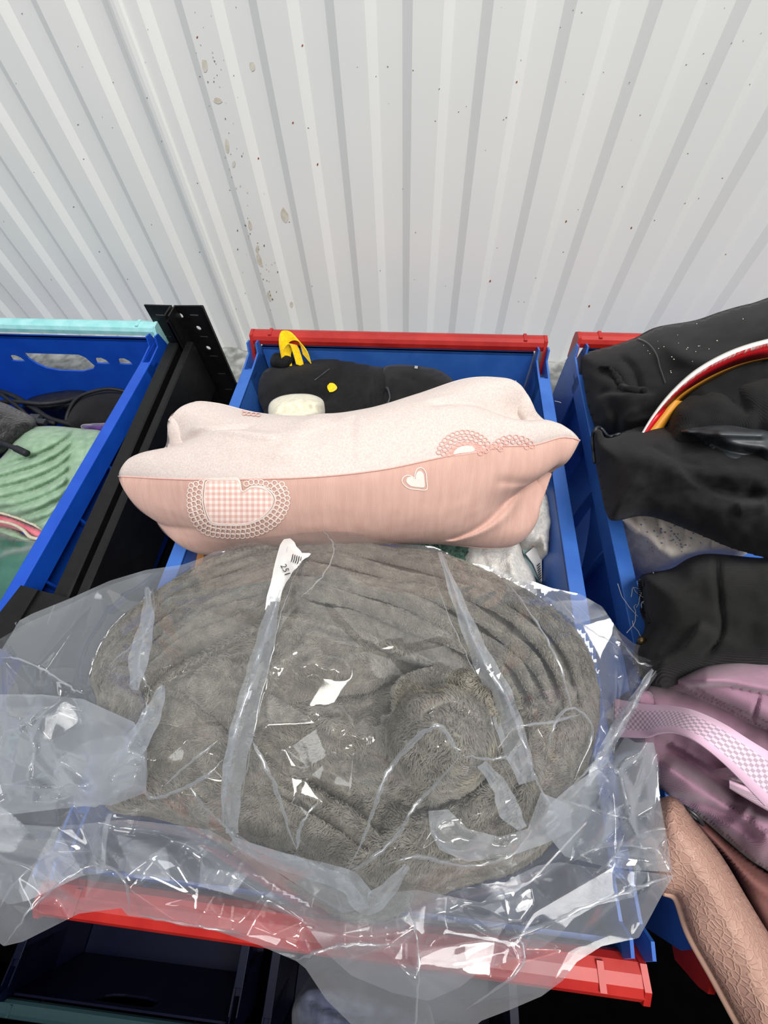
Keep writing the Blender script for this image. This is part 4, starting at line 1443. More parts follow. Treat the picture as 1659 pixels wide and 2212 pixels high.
bl_feats += [
    ('fold', [(1105, 1660), (1090, 1560), (1040, 1490), (1000, 1460), (900, 1415), (780, 1365), (650, 1330), (596, 1330), (520, 1368), (440, 1410), (370, 1450), (300, 1510)], 14, -0.072, 230),
    ('line', [(300, 1530), (350, 1480), (420, 1440), (500, 1396), (590, 1352)], 13, -0.020),
    ('line', [(650, 1350), (780, 1388), (900, 1440), (1000, 1482)], 13, -0.018),
    ('bump', (905, 1462), (70, 36), 15, -0.034),
    ('line', [(590, 1500), (660, 1505), (740, 1492), (820, 1480), (905, 1462)], 15, -0.024),
    ('line', [(740, 1400), (800, 1420), (880, 1430)], 12, -0.006),
    ('line', [(560, 1440), (660, 1440), (780, 1455)], 34, 0.010),
    ('bump', (955, 1590), (118, 132), 0, 0.060, 0.5),
    ('line', [(850, 1560), (880, 1500), (960, 1475), (1030, 1505)], 14, -0.010),
    ('line', [(905, 1560), (960, 1530), (1020, 1550), (1045, 1610)], 8, -0.004),
    ('bump', (690, 1600), (200, 120), 10, 0.016, 1.0),
    ('fold', [(830, 1815), (780, 1750), (700, 1705), (620, 1655), (540, 1590)], 14, -0.034, 60),
    ('line', [(545, 1600), (640, 1680), (720, 1720), (800, 1775)], 12, -0.012),
    ('fold', [(820, 1850), (740, 1795), (640, 1735), (560, 1690)], 12, -0.022, 50),
    ('line', [(830, 1720), (900, 1745), (980, 1725), (1070, 1660)], 18, -0.014),
    ('line', [(345, 1505), (430, 1570), (520, 1650), (570, 1740)], 8, -0.008),
    ('line', [(385, 1478), (470, 1560), (540, 1600)], 8, -0.006),
    ('line', [(320, 1560), (400, 1640), (470, 1740)], 10, -0.008),
    ('line', [(1130, 1560), (1110, 1700), (1040, 1800)], 18, -0.012),
    ('line', [(1200, 1520), (1190, 1640), (1130, 1780)], 10, -0.006),
    ('noise', 0.011, 0.006, 61), ('noise', 0.035, 0.0022, 62)]


def bl_z(P, d=None):
    if d is None:
        d, _, _, _ = polydist(P, BL, True)
        d = np.where(inside(P, BL), d, 0)
    k = np.clip(d / 300.0, 0, 1)
    prof = (1 - (1 - k) ** 2.2) ** (1 / 2.2)
    e = np.clip(d / 22, 0, 1)
    return bl_base(P) + 0.115 * prof + relief(P, bl_feats) * e


M_FLEECE = material('grey_fleece', (116, 112, 102), 0.95, 0.1, (134, 130, 120), 60, sheen=0.3, bump='noise', bscale=260, bstr=0.7, bdist=0.003)
P, q, rim, d, be = grid_in(BL, 6)
zt = bl_z(P, d)
top = at(P[:, 0], P[:, 1], zt)
und = top.copy()
und[:, 2] = np.minimum(bl_base(P) - 0.05 * np.clip(d / 90, 0, 1) ** .5, zt - 0.001)
N0 = len(P)
idx = np.arange(N0) + N0
idx[rim] = np.flatnonzero(rim)
V = np.concatenate([top, und])
F = np.concatenate([q[:, ::-1], idx[q]])
uu, inv = np.unique(F, return_inverse=True)
blanket = mesh('fleece_blanket', V[uu], inv.reshape(-1, 4), M_FLEECE)
fix_normals(blanket)
tag(blanket, 'folded grey fleece blanket inside the clear plastic bag', 'blanket')

# rolled edges of the folded layers
FOLD_TRI = []


def fold_edge(path, r, lift=0.0, squash=0.75):
    S = spline(path, 6)
    n = len(S)
    z = bl_z(S)
    z = np.convolve(np.pad(z, 4, mode='edge'), np.ones(9) / 9, 'valid')
    C = at(S[:, 0], S[:, 1], z + lift)
    t = np.linspace(0, 1, n)
    rr = r * np.clip(np.minimum(t, 1 - t) / 0.18, 0.12, 1) ** .6 * (1 + 0.10 * np.sin(np.arange(n) * 0.5 + r * 900) + 0.1 * np.sin(np.arange(n) * 0.37))
    V, F = tube_mesh(C, rr, 10)
    V = np.array(V)
    k = np.repeat(np.arange(n), 10)
    V[:, 2] = C[k, 2] + (V[:, 2] - C[k, 2]) * squash
    o = mesh('fold_edge', V, F, M_FLEECE, blanket)
    fix_normals(o)
    Fq = np.array([f for f in F if len(f) == 4])
    FOLD_TRI.append((V, C[k], np.concatenate([Fq[:, [0, 1, 2]], Fq[:, [0, 2, 3]]])))


for A, r_ in ARCS:
    fold_edge(A, r_, 0.0042)
fold_edge([(545, 1580), (620, 1640), (705, 1700), (780, 1745), (832, 1800)], .0085, 0.001)
fold_edge([(560, 1682), (640, 1728), (740, 1786), (820, 1840)], .0070, 0.001)
fold_edge([(350, 1500), (430, 1560), (500, 1625), (560, 1720)], .0062, 0.001)
fold_edge([(318, 1545), (395, 1625), (460, 1720)], .0058, 0.001)
fold_edge([(858, 1530), (900, 1492), (965, 1478), (1030, 1505), (1062, 1570)], .0085, 0.001)
fold_edge([(590, 1482), (660, 1488), (740, 1474), (830, 1462)], .0070, -0.001)

# fleece pile as short real strands
NST = 190000
tri = np.concatenate([q[:, [0, 1, 2]], q[:, [0, 2, 3]]])
a, b_, c = top[tri[:, 0]], top[tri[:, 1]], top[tri[:, 2]]
nn = np.cross(b_ - a, c - a)
ar = np.linalg.norm(nn, axis=1)
nn /= ar[:, None] + 1e-12
nn[nn[:, 2] < 0] *= -1
lay = [(f[0], f[1], f[2], f[3]) for f in strata if f[0] == 'line']
dip = np.clip(-relief(P, lay) / 0.013, 0, 1)
ar = ar * (1 - 0.9 * np.clip(dip[tri[:, 0]] * 1.3, 0, 1))
pick = rng.choice(len(tri), NST, p=ar / ar.sum())
u, v = rng.random(NST), rng.random(NST)
k = u + v > 1
u[k], v[k] = 1 - u[k], 1 - v[k]
R0 = a[pick] + (b_ - a)[pick] * u[:, None] + (c - a)[pick] * v[:, None]
NR = nn[pick]
N_BASE = NST
for V_, C_, T_ in FOLD_TRI:
    a_, b2_, c2_ = V_[T_[:, 0]], V_[T_[:, 1]], V_[T_[:, 2]]
    n_ = np.cross(b2_ - a_, c2_ - a_)
    ar_ = np.linalg.norm(n_, axis=1)
    n_ /= ar_[:, None] + 1e-12
    out_ = (a_ + b2_ + c2_) / 3 - C_[T_[:, 0]]
    n_[(n_ * out_).sum(1) < 0] *= -1
    ar_ = ar_ * (n_[:, 2] > -0.35)
    m_ = int(ar_.sum() / 2 * 2.1e6)
    pk_ = rng.choice(len(T_), m_, p=ar_ / ar_.sum())
    u_, v_ = rng.random(m_), rng.random(m_)
    kk = u_ + v_ > 1
    u_[kk], v_[kk] = 1 - u_[kk], 1 - v_[kk]
    R0 = np.concatenate([R0, a_[pk_] + (b2_ - a_)[pk_] * u_[:, None] + (c2_ - a_)[pk_] * v_[:, None]])
    NR = np.concatenate([NR, n_[pk_]])
NST = len(R0)
print('strands', NST)
Q2 = R0[:, :2]
on_fold = np.arange(NST) >= N_BASE
ang = 2.2 * fbm(Q2, 38, 71, 2) + 1.1 * fbm(Q2, 220, 73, 2) - math.pi / 2 + rng.normal(0, .25, NST)
comb = np.column_stack([np.cos(ang), np.sin(ang), np.zeros(NST)])
comb -= NR * (comb * NR).sum(1)[:, None]
ln = np.where(on_fold, 0.0019, 0.0026) * rng.uniform(.7, 1.25, NST) * (1 + 0.35 * fbm(Q2, 160, 75, 2))
lean = 0.75 + 0.5 * fbm(Q2, 130, 77, 2)
pts = np.zeros((NST, 4, 3))
for i in range(4):
    t = i / 3
    pts[:, i] = R0 + NR * (ln * (t * 0.62 - 0.12 * t * t))[:, None] + comb * (ln * lean * t * t)[:, None] - NR * 0.0006 * (i == 0)
hc = bpy.data.hair_curves.new('pile')
hc.add_curves([4] * NST)
hc.attributes['position'].data.foreach_set('vector', pts.reshape(-1).astype(np.float32))
if 'radius' not in hc.attributes:
    hc.attributes.new('radius', 'FLOAT', 'POINT')
hc.attributes['radius'].data.foreach_set('value', np.tile(np.array([.00021, .0002, .00016, .00008], np.float32), NST))
M_PILE = material('grey_fleece_pile', (116, 112, 103), 0.9, 0.12, (146, 142, 131), 120, sheen=0.2)
hc.materials.append(M_PILE)
pile = bpy.data.objects.new('pile', hc)
COL.objects.link(pile)
pile.parent = blanket
pile['kind'] = 'stuff'


# ------------------------------------------------------------------ clear plastic bag
def film(name, milk, gloss=1.0, tint=(226, 230, 236), rough=0.07):
    m = bpy.data.materials.new(name)
    m.use_nodes = True
    nt = m.node_tree
    nt.nodes.clear()
    out = nt.nodes.new('ShaderNodeOutputMaterial')
    tr = nt.nodes.new('ShaderNodeBsdfTransparent')
    tr.inputs[0].default_value = (0.985, 0.99, 1.0, 1)
    di = nt.nodes.new('ShaderNodeBsdfDiffuse')
    di.inputs[0].default_value = lin(tint)
    tl = nt.nodes.new('ShaderNodeBsdfTranslucent')
    tl.inputs[0].default_value = lin(tint)
    ad = nt.nodes.new('ShaderNodeMixShader')
    ad.inputs[0].default_value = 0.45
    nt.links.new(di.outputs[0], ad.inputs[1])
    nt.links.new(tl.outputs[0], ad.inputs[2])
    # a slanted film is looked through along a longer way, so it is whiter at its edges
    lw = nt.nodes.new('ShaderNodeLayerWeight')
    lw.inputs[0].default_value = 0.35
    mr = nt.nodes.new('ShaderNodeMapRange')
    mr.inputs['To Min'].default_value = milk
    mr.inputs['To Max'].default_value = min(1.0, milk * 4.0)
    nt.links.new(lw.outputs['Facing'], mr.inputs['Value'])
    m1 = nt.nodes.new('ShaderNodeMixShader')
    nt.links.new(mr.outputs[0], m1.inputs[0])
    nt.links.new(tr.outputs[0], m1.inputs[1])
    nt.links.new(ad.outputs[0], m1.inputs[2])
    gl = nt.nodes.new('ShaderNodeBsdfGlossy')
    gl.inputs['Roughness'].default_value = rough
    # reflectance of both faces of the film (Schlick)
    lf = nt.nodes.new('ShaderNodeLayerWeight')
    lf.inputs[0].default_value = 0.5
    pw = nt.nodes.new('ShaderNodeMath')
    pw.operation = 'POWER'
    pw.inputs[1].default_value = 4.0
    nt.links.new(lf.outputs['Facing'], pw.inputs[0])
    mu = nt.nodes.new('ShaderNodeMapRange')
    mu.inputs['To Min'].default_value = 0.075 * gloss
    mu.inputs['To Max'].default_value = 0.30
    nt.links.new(pw.outputs[0], mu.inputs['Value'])
    m2 = nt.nodes.new('ShaderNodeMixShader')
    nt.links.new(mu.outputs[0], m2.inputs[0])
    nt.links.new(m1.outputs[0], m2.inputs[1])
    nt.links.new(gl.outputs[0], m2.inputs[2])
    nt.links.new(m2.outputs[0], out.inputs[0])
    return m


def crumple(x0, x1, y0, y1, step, creases, npts, amp, seed, density=None, blur=1):
    """Height map of crisp facets: random corners plus given crease lines, triangulated, then softened a little."""
    r = np.random.default_rng(seed)
    pts, hs, edges = [], [], []
    for L, h in creases:
        S = spline(L, 3)
        k = len(pts)
        n = len(S)
        for i, p in enumerate(S):
            tp = min(1, i / 2.0, (n - 1 - i) / 2.0)
            pts.append(Vector((p[0] + r.normal(0, 2.0), p[1] + r.normal(0, 2.0))))
            hs.append(1.35 * h * (0.35 + 0.65 * tp) * r.uniform(.75, 1.2))
        edges += [(k + i, k + i + 1) for i in range(n - 1)]
    n = 0
    while n < npts:
        p = (r.uniform(x0, x1), r.uniform(y0, y1))
        if density is None or r.random() < density(*p):
            pts.append(Vector(p))
            hs.append((amp(*p) if callable(amp) else amp) * r.beta(0.8, 1.6))
            n += 1
    for p in ((x0 - 50, y0 - 50), (x1 + 50, y0 - 50), (x1 + 50, y1 + 50), (x0 - 50, y1 + 50)):
        pts.append(Vector(p))
        hs.append(0.0)
    vo, eo, fo, ov, _, _ = geometry.delaunay_2d_cdt(pts, edges, [], 0, 1e-6)
    H = np.array([np.mean([hs[i] for i in o]) if o else np.nan for o in ov])
    Vn = np.array([(p.x, p.y) for p in vo])
    for i in np.flatnonzero(np.isnan(H)):
        dd = np.hypot(*(Vn - Vn[i]).T)
        dd[np.isnan(H)] = 1e9
        H[i] = H[dd.argmin()]
    xs, ys = np.arange(x0, x1 + step, step), np.arange(y0, y1 + step, step)
    Z = np.zeros((len(ys), len(xs)))
    for f in fo:
        A, B, C = Vn[f[0]], Vn[f[1]], Vn[f[2]]
        i0, i1 = np.searchsorted(xs, min(A[0], B[0], C[0])), np.searchsorted(xs, max(A[0], B[0], C[0]), 'right')
        j0, j1 = np.searchsorted(ys, min(A[1], B[1], C[1])), np.searchsorted(ys, max(A[1], B[1], C[1]), 'right')
        if i0 >= i1 or j0 >= j1:
            continue
        gx, gy = np.meshgrid(xs[i0:i1], ys[j0:j1])
        det = (B[1] - C[1]) * (A[0] - C[0]) + (C[0] - B[0]) * (A[1] - C[1])
        if abs(det) < 1e-9:
            continue
        w0 = ((B[1] - C[1]) * (gx - C[0]) + (C[0] - B[0]) * (gy - C[1])) / det
        w1 = ((C[1] - A[1]) * (gx - C[0]) + (A[0] - C[0]) * (gy - C[1])) / det
        w2 = 1 - w0 - w1
        k = (w0 >= -1e-6) & (w1 >= -1e-6) & (w2 >= -1e-6)
        zz = w0 * H[f[0]] + w1 * H[f[1]] + w2 * H[f[2]]
        sub = Z[j0:j1, i0:i1]
        sub[k] = zz[k]
    for _ in range(blur):
        Zp = np.pad(Z, 1, mode='edge')
        Z = (Zp[1:-1, 1:-1] * 4 + Zp[:-2, 1:-1] + Zp[2:, 1:-1] + Zp[1:-1, :-2] + Zp[1:-1, 2:]) / 8

    def ev(P):
        fx = np.clip((P[:, 0] - x0) / step, 0, len(xs) - 1.001)
        fy = np.clip((P[:, 1] - y0) / step, 0, len(ys) - 1.001)
        i, j = fx.astype(int), fy.astype(int)
        u, v = fx - i, fy - j
        return (Z[j, i] * (1 - u) + Z[j, i + 1] * u) * (1 - v) + (Z[j + 1, i] * (1 - u) + Z[j + 1, i + 1] * u) * v
    return ev


BAG = np.array([(-70, 1420), (0, 1380), (60, 1345), (140, 1310), (230, 1266), (310, 1240), (392, 1227), (430, 1212), (480, 1186), (540, 1162), (620, 1148), (690, 1138), (740, 1133), (770, 1142), (800, 1166), (860, 1174), (940, 1183), (975, 1202), (1010, 1222), (1060, 1230),
                (1120, 1252), (1200, 1284), (1262, 1298), (1310, 1328), (1345, 1385), (1378, 1416), (1425, 1432), (1428, 1446), (1396, 1492), (1372, 1540), (1352, 1586), (1372, 1602), (1412, 1602), (1424, 1640), (1426, 1720), (1440, 1800),
                (1456, 1892), (1432, 1930), (1400, 1990), (1380, 2026), (1300, 2044), (1246, 2078), (1216, 2118), (1170, 2152), (1100, 2182), (1040, 2205), (1000, 2240), (930, 2275), (850, 2255), (760, 2214), (705, 2160), (660, 2092), (640, 2076), (560, 2042), (470, 2012), (390, 1990), (290, 1980), (276, 1978), (262, 1962), (228, 1966), (170, 1974),
                (110, 2004), (50, 2034), (8, 2044), (-50, 2000), (-90, 1800), (-90, 1560)], float)


def seg_dist(P, L):
    return polydist(P, L)[0]


def smooth_blanket(P):
    d, _, _, _ = polydist(P, BL, True)
    ins = inside(P, BL)
    d = np.where(ins, d, 0)
    k = np.clip(d / 300.0, 0, 1)
    return bl_base(P) + 0.115 * (1 - (1 - k) ** 2.2) ** (1 / 2.2), ins, d


def rest_z(P):
    """height on which the film lies outside the blanket"""
    x, y = P[:, 0], P[:, 1]
    z = np.full(len(P), 0.022)
    z -= 0.05 * np.clip((y - (1985 + (x - 100) * 0.125)) / 160, 0, 1)          # hangs down past the front bar
    z += 0.012 * np.clip((1300 - y) / 150, 0, 1)
    z += 0.018 * np.clip((x - 1330) / 80, 0, 1) * np.clip((1950 - y) / 100, 0, 1)   # lies over the right crate
    return z


def film_raw(P):
    bz, ins, d = smooth_blanket(P)
    rz = rest_z(P)
    dout, _, _, _ = polydist(P, BL, True)
    k = np.where(ins, 0, np.clip(dout / 130, 0, 1))
    k = k * k * (3 - 2 * k)
    return np.where(ins, bz, (bl_base(P) + 0.004) * (1 - k) + rz * k), ins, d


FX0, FY0, FST = -120.0, 1080.0, 5.0
fgx, fgy = np.meshgrid(np.arange(FX0, 1500, FST), np.arange(FY0, 2320, FST))
FZ = film_raw(np.column_stack([fgx.ravel(), fgy.ravel()]))[0].reshape(fgx.shape)
# the film bridges from the bundle to what it rests on: widen, then soften
for it in range(6):
    Zp = np.pad(FZ, 1, mode='edge')
    st_ = [Zp[i:i + FZ.shape[0], j:j + FZ.shape[1]] for i in range(3) for j in range(3)]
    FZ = np.maximum.reduce(st_) if it < 3 else FZ
for it in range(14):
    Zp = np.pad(FZ, 1, mode='edge')
    FZ = sum(Zp[i:i + FZ.shape[0], j:j + FZ.shape[1]] for i in range(3) for j in range(3)) / 9


def film_base(P):
    b, ins, d = film_raw(P)
    fx = np.clip((P[:, 0] - FX0) / FST, 0, FZ.shape[1] - 1.001)
    fy = np.clip((P[:, 1] - FY0) / FST, 0, FZ.shape[0] - 1.001)
    i, j = fx.astype(int), fy.astype(int)
    u, v = fx - i, fy - j
    z = (FZ[j, i] * (1 - u) + FZ[j, i + 1] * u) * (1 - v) + (FZ[j + 1, i] * (1 - u) + FZ[j + 1, i + 1] * u) * v
    return z, ins, d


CRE = [
    ([(622, 1180), (600, 1290), (566, 1400), (534, 1500), (506, 1590), (488, 1690), (482, 1770), (512, 1812)], .020),
    ([(652, 1210), (612, 1310), (590, 1400), (556, 1540), (530, 1680), (510, 1790)], .004),
    ([(950, 1195), (990, 1295), (1035, 1410), (1090, 1500), (1130, 1600), (1165, 1700), (1235, 1800)], .017),
    ([(925, 1210), (965, 1320), (1010, 1420), (1050, 1510), (1075, 1620), (1120, 1720)], .003),
    ([(1425, 1438), (1382, 1500), (1340, 1570), (1290, 1640), (1215, 1720)], .022),
    ([(1345, 1390), (1380, 1430), (1420, 1440)], .012),
    ([(538, 1588), (566, 1640), (602, 1720), (640, 1842)], .016), ([(640, 1842), (652, 1780), (690, 1730)], .014),
    ([(752, 1880), (790, 1800), (828, 1690), (872, 1622), (942, 1568), (982, 1612), (990, 1640)], .018),
    ([(990, 1638), (940, 1695), (890, 1750), (858, 1805), (792, 1862), (752, 1884)], .014),
    ([(1000, 1632), (1060, 1640), (1100, 1640), (1140, 1700)], .012),
    ([(1225, 1732), (1322, 1652), (1362, 1772)], .026), ([(1225, 1732), (1290, 1750), (1362, 1772)], .020), ([(1322, 1652), (1300, 1700), (1290, 1750)], .006),
    ([(1456, 1890), (1370, 1922), (1260, 1962), (1150, 2012), (1080, 2032)], .018),
    ([(322, 1486), (312, 1545), (286, 1602), (240, 1640), (198, 1692), (120, 1730), (50, 1732)], .020),
    ([(0, 1420), (40, 1424), (100, 1450), (158, 1488), (182, 1500)], .014), ([(148, 1500), (64, 1560), (8, 1582)], .016), ([(58, 1568), (75, 1622), (60, 1680), (90, 1722)], .018),
    ([(300, 1610), (314, 1650), (314, 1712), (350, 1720), (440, 1680), (482, 1640)], .018),
    ([(410, 1700), (440, 1740), (500, 1800), (520, 1822)], .014), ([(350, 1700), (420, 1640), (470, 1600)], .010),
    ([(230, 1440), (290, 1390), (330, 1340), (330, 1270)], .010), ([(322, 1490), (300, 1420), (340, 1300)], .014),
    ([(1180, 1640), (1200, 1560), (1240, 1530), (1280, 1580), (1240, 1690)], .014),
    ([(1110, 1570), (1190, 1560), (1260, 1540)], .010),
    ([(830, 1870), (900, 1850), (1000, 1870), (1100, 1850), (1150, 1790)], .016), ([(930, 1780), (960, 1830), (1060, 1860)], .014),
    ([(1280, 1890), (1320, 1860), (1350, 1800)], .014), ([(1240, 1860), (1300, 1830), (1420, 1830)], .008),
    ([(500, 1810), (560, 1840), (640, 1850), (700, 1880), (752, 1884)], .012),
    ([(640, 2074), (700, 2052), (770, 2040), (862, 2044)], .020), ([(880, 1930), (904, 2050), (900, 2180), (890, 2250)], .014), ([(1100, 1990), (1130, 2080), (1010, 2180)], .012),
    ([(280, 1972), (268, 1900), (216, 1862), (200, 1840)], .018), ([(300, 1976), (420, 2000), (530, 2020)], .014), ([(10, 2040), (70, 1960), (140, 1900), (215, 1862)], .014), ([(0, 1960), (40, 1900), (110, 1840)], .012),
    ([(690, 1140), (720, 1180), (700, 1240), (650, 1290)], .006), ([(1080, 1240), (1150, 1330), (1210, 1440), (1240, 1560)], .010), ([(1200, 1286), (1260, 1350), (1340, 1400)], .008),
]


def dens(x, y):
    c = 0.16
    if y > 1560:
        c = 0.75
    if x < 420 and y > 1420 or x > 1180 and y > 1500:
        c = 1.0
    if y < 1400 and 430 < x < 1200:
        c = 0.07
    if y > 1890:
        c = 0.4
    return c


big = crumple(-100, 1470, 1120, 2290, 3.0, CRE, 130, lambda x, y: 0.027 * dens(x, y) ** 0.6, 11, dens, 1)
fine = crumple(-100, 1470, 1120, 2290, 3.0, [], 300, lambda x, y: 0.0042 * max(dens(x, y), 0.45), 6, lambda x, y: max(dens(x, y), 0.35), 0)


def grid_sheet(outline, step, zfun, name, mat, parent):
    P, q, rim, d, be = grid_in(outline, step)
    z = zfun(P, d)
    V = at(P[:, 0], P[:, 1], z)
    o = mesh(name, V, q[:, ::-1], mat, parent)
    return o


M_FILM = film('clear_poly_film', 0.035)
M_CREASE = film('clear_poly_crease', 0.12, 2.4, rough=0.14)
M_FILM2 = film('clear_poly_film_folded', 0.17, 1.5, tint=(222, 228, 236))
bag = empty('plastic_bag', at(760, 1560, 0.0), 'clear crumpled plastic bag wrapped around the grey fleece blanket', 'plastic bag')


def top_z(P, d):
    b, ins, dd = film_base(P)
    loft = 0.003 + 0.009 * np.clip(dd / 100, 0, 1)
    z = b + loft + big(P) + fine(P)
    zb = bl_z(P)
    return np.where(ins, np.maximum(z, zb + 0.005 + 0.0065 * np.clip(dd / 45, 0, 1) + 0.35 * fine(P)), z)


grid_sheet(BAG, 4, top_z, 'upper_film', M_FILM, bag)

# the mouth of the bag, folded back over the front bar
FLAP = np.array([(-90, 1778), (0, 1778), (120, 1786), (270, 1770), (380, 1782), (450, 1792), (540, 1842), (620, 1900), (700, 1945), (790, 1978), (830, 1930), (900, 1922), (980, 1938), (1040, 1950), (1100, 1900), (1160, 1870), (1210, 1862), (1300, 1878), (1400, 1884), (1456, 1892),
                 (1432, 1930), (1400, 1990), (1380, 2026), (1300, 2044), (1246, 2078), (1216, 2118), (1170, 2152), (1100, 2182), (1040, 2205), (1000, 2240), (930, 2275), (850, 2255), (760, 2214), (705, 2160), (660, 2092), (640, 2076), (560, 2042), (470, 2012), (390, 1990), (290, 1980), (276, 1978), (262, 1962), (228, 1966), (170, 1974),
                 (110, 2004), (50, 2034), (8, 2044), (-50, 2000), (-90, 1900)], float)
flap_c = crumple(-100, 1470, 1740, 2290, 3.0, [([(280, 1972), (300, 1880), (400, 1830), (440, 1800)], .012), ([(640, 2074), (560, 1990), (460, 1900)], .010), ([(900, 1930), (900, 2200)], .012), ([(1456, 1892), (1300, 1960), (1120, 2000)], .012), ([(0, 1900), (120, 1850), (200, 1800)], .012)], 34, 0.018, 15, None, 1)


def flap_z(P, d):
    return top_z(P, d) + 0.004 + flap_c(P) * np.clip(d / 30, 0.1, 1)


grid_sheet(FLAP, 4, flap_z, 'folded_mouth', film('clear_poly_film_mouth', 0.115, 1.5, tint=(222, 228, 236)), bag)

# under side of the bag: seen through the upper film around the blanket
LOW = (BAG - (700, 1650)) * (0.985, 0.90) + (700, 1600)
low_c = crumple(-100, 1470, 1120, 2290, 4.0, [], 240, 0.014, 25, None, 1)


def low_z(P, d):
    b, ins, dd = film_base(P)
    z = np.where(ins, bl_base(P) - 0.004 - 0.052 * np.clip(dd / 90, 0, 1) ** .5 - 0.004, rest_z(P) - 0.014) + low_c(P) * np.where(ins, 0, 0.9)
    return np.minimum(z, top_z(P, d) - 0.004)


grid_sheet(LOW, 8, low_z, 'lower_film', M_FILM2, bag)
# loose crumpled gussets at both sides
GL = np.array([(-80, 1560), (0, 1500), (90, 1500), (180, 1510), (290, 1560), (318, 1620), (316, 1712), (240, 1740), (215, 1738), (120, 1748), (20, 1760), (-80, 1760)], float)
gl_c = crumple(-100, 400, 1450, 1800, 3.0, [([(0, 1690), (90, 1700), (200, 1690), (290, 1640)], .02), ([(60, 1560), (130, 1620), (100, 1700)], .018)], 26, 0.024, 35, None, 0)
grid_sheet(GL, 4, lambda P, d: top_z(P, d) + 0.003 + gl_c(P) * np.clip(d / 25, 0.1, 1), 'gusset', M_FILM2, bag)
GR_ = np.array([(1185, 1740), (1230, 1700), (1320, 1640), (1350, 1590), (1372, 1604), (1412, 1604), (1422, 1650), (1424, 1720), (1438, 1800), (1452, 1884), (1380, 1880), (1300, 1870), (1220, 1850), (1180, 1800)], float)
gr_c = crumple(1150, 1470, 1560, 1920, 3.0, [([(1225, 1732), (1322, 1652), (1362, 1772), (1225, 1732)], .018)], 20, 0.024, 45, None, 0)
grid_sheet(GR_, 4, lambda P, d: top_z(P, d) + 0.003 + gr_c(P) * np.clip(d / 25, 0.1, 1), 'gusset', M_FILM2, bag)



def z_at(pts, lift):
    P = np.asarray(pts, float)[:, :2]
    return top_z(P, None) + lift


# doubled pleats, whiter than the single film
def pleat(path, widths, lift=0.004):
    S = spline(path, 10)
    n = len(S)
    w = np.interp(np.linspace(0, 1, n), np.linspace(0, 1, len(widths)), widths)
    T = np.gradient(S, axis=0)
    T /= np.hypot(*T.T)[:, None] + 1e-9
    Nn = np.stack([-T[:, 1], T[:, 0]], 1)
    V, F = [], []
    K = 5
    for k in range(K):
        t = k / (K - 1) - 0.5
        L = S + Nn * (w * t)[:, None]
        L = L + np.column_stack([1.5 * np.sin(np.arange(n) * .9 + k), np.zeros(n)])
        z = z_at(L, lift + 0.0016 * np.sin(np.arange(n) * 0.8 + 2.1 * k) + (0.0035 if k in (0, K - 1) else 0.001) + 0.0012 * ((k * 7) % 3))
        V.append(at(L[:, 0], L[:, 1], z))
    V = np.stack(V, 1).reshape(-1, 3)
    for i in range(n - 1):
        for k in range(K - 1):
            F.append((i * K + k, i * K + k + 1, (i + 1) * K + k + 1, (i + 1) * K + k))
    o = mesh('pleat', V, F, M_FILM2, bag, smooth=False)
    return o


pleat([(594, 1290), (574, 1380), (544, 1490), (520, 1590), (500, 1700), (502, 1800)], (20, 40, 46, 52, 46, 24))
pleat([(950, 1192), (990, 1300), (1035, 1410), (1078, 1500), (1110, 1600), (1140, 1690)], (6, 26, 40, 56, 60, 36))
pleat([(318, 1268), (318, 1340), (300, 1420), (290, 1490)], (6, 30, 46, 14))
pleat([(1040, 1650), (1080, 1700), (1100, 1750), (1130, 1790)], (20, 34, 50, 16))
pleat([(500, 1815), (580, 1850), (660, 1875), (752, 1905), (790, 1950), (830, 1930), (880, 1870)], (16, 34, 40, 50, 54, 40, 12))
pleat([(240, 1650), (290, 1610), (330, 1540), (352, 1480)], (20, 50, 40, 10))
pleat([(1290, 1660), (1330, 1580), (1372, 1510), (1410, 1446)], (26, 30, 20, 8))

# tight creases: tiny rounded beads of doubled film
for L, h in CRE:
    S = spline(L, 8)
    n = len(S)
    S = S + rng.normal(0, 1.1, S.shape)
    z = z_at(S, 0.0008)
    z = np.convolve(np.pad(z, 2, mode='edge'), np.ones(5) / 5, 'valid') + 0.001
    t = np.linspace(0, 1, n)
    r = 0.001 * np.clip(np.minimum(t, 1 - t) / 0.25, 0.2, 1) * (h / 0.02) ** .5
    r = r * rng.uniform(0.6, 1.2, n)
    tube('crease', at(S[:, 0], S[:, 1], z), r, M_CREASE, bag, 8)

# crumpled doubled flaps of film
for k_, pg in enumerate(([(925, 1752), (968, 1748), (1010, 1790), (1080, 1808), (1140, 1790), (1168, 1712), (1232, 1738), (1236, 1792), (1180, 1822), (1100, 1850), (1010, 1862), (950, 1836), (930, 1800)],
                         [(120, 1642), (190, 1600), (262, 1588), (312, 1606), (316, 1708), (262, 1712), (206, 1744), (150, 1738), (110, 1700)],
                         [(480, 1780), (540, 1820), (640, 1850), (752, 1892), (800, 1962), (740, 1972), (690, 1942), (610, 1890), (520, 1842)])):
    pc = crumple(80, 1260, 1560, 2000, 3.0, [], 260, 0.016, 55 + k_, None, 0)
    grid_sheet(pg, 4, lambda P, d: top_z(P, d) + 0.0035 + pc(P) * np.clip(d / 22, 0.15, 1), 'doubled_flap', M_FILM2, bag)

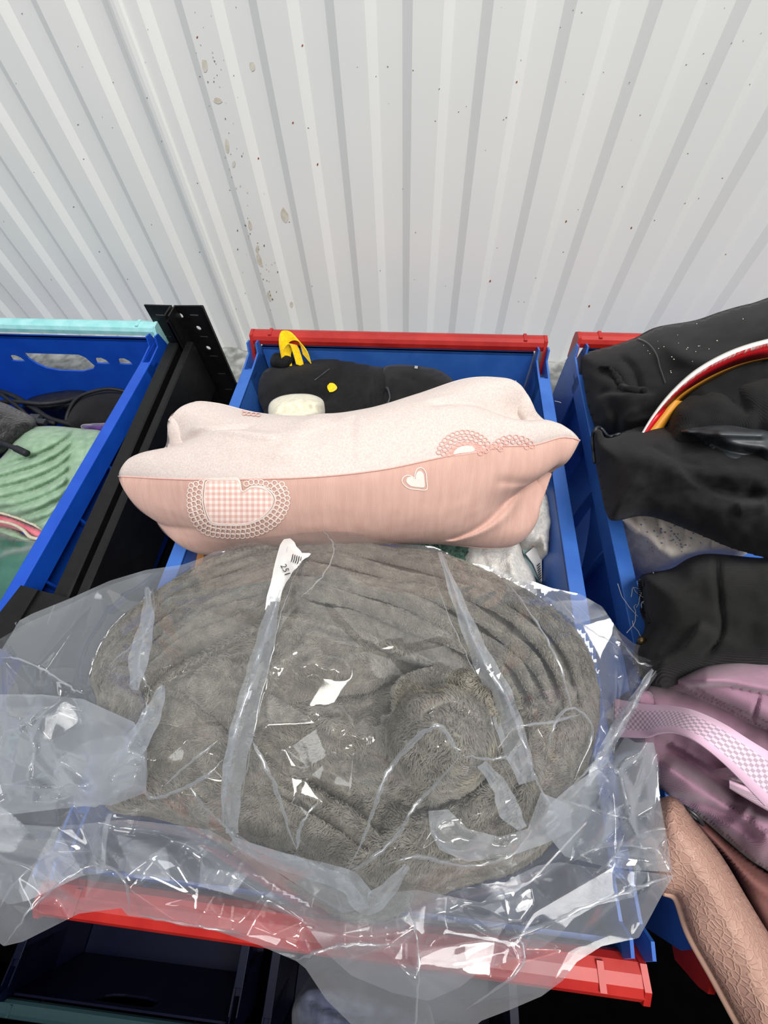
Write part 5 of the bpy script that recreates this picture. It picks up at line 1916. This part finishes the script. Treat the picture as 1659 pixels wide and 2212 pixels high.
# torn paper label stuck on the film
bb = bvh_of([o for o in bpy.data.objects if o.parent == bag and o.name.startswith('upper_film')])
LAB = np.array([(606, 1180), (614, 1168), (628, 1166), (636, 1174), (640, 1184), (648, 1192), (652, 1198), (674, 1198), (668, 1206), (660, 1210), (650, 1218), (640, 1228), (630, 1236), (620, 1250), (612, 1260), (604, 1278), (600, 1300), (586, 1302), (576, 1322), (580, 1290), (588, 1262), (592, 1236), (598, 1210)], float)
V, F, _ = patch_on(bb, LAB, 3, 0.0012)
lab = mesh('torn_label', V, F, material('white_paper', (236, 236, 234), 0.6, 0.3), bag)
lab['label'] = 'torn white paper label'
lb = bvh_of([lab])


def print_on(bvh, text, px, py, size, ang, parent, name):
    cu = bpy.data.curves.new('tmp_text', 'FONT')
    cu.body = text
    cu.size = 1.0
    cu.resolution_u = 2
    ob = bpy.data.objects.new('tmp_text', cu)
    COL.objects.link(ob)
    dg = bpy.context.evaluated_depsgraph_get()
    me = ob.evaluated_get(dg).to_mesh()
    co = [(v.co.x, v.co.y) for v in me.vertices]
    fs = [tuple(p.vertices) for p in me.polygons]
    ob.evaluated_get(dg).to_mesh_clear()
    bpy.data.objects.remove(ob)
    bpy.data.curves.remove(cu)
    ca, sa = math.cos(ang), math.sin(ang)
    V = []
    for x, y in co:
        X, Y = x * size, -y * size
        V.append(cast(bvh, px + X * ca - Y * sa, py + X * sa + Y * ca, 0.0008))
    F = [f for f in fs if all(V[i] is not None for i in f)]
    V = [v if v is not None else Vector((0, 0, 0)) for v in V]
    used = sorted({i for f in F for i in f})
    mp = {u: i for i, u in enumerate(used)}
    if used:
        return mesh(name, [V[u] for u in used], [tuple(mp[i] for i in f) for f in F], M_INK, parent, smooth=False)


print_on(lb, '251', 606, 1224, 17, math.radians(68), lab, 'printed_number')
V, F = ribbon_on(lb, [np.array([(632 + k * 4.4, 1214 + 1.5 * k), (630 + k * 4.4, 1222 + 1.5 * k), (627 + k * 4.4, 1230 + 1.5 * k)], float) * (1, 1) + (-6 * 0, -14) for k in range(6)], 1.8, 0.0008)
if F:
    mesh('printed_bars', V, F, M_INK, lab, smooth=False)
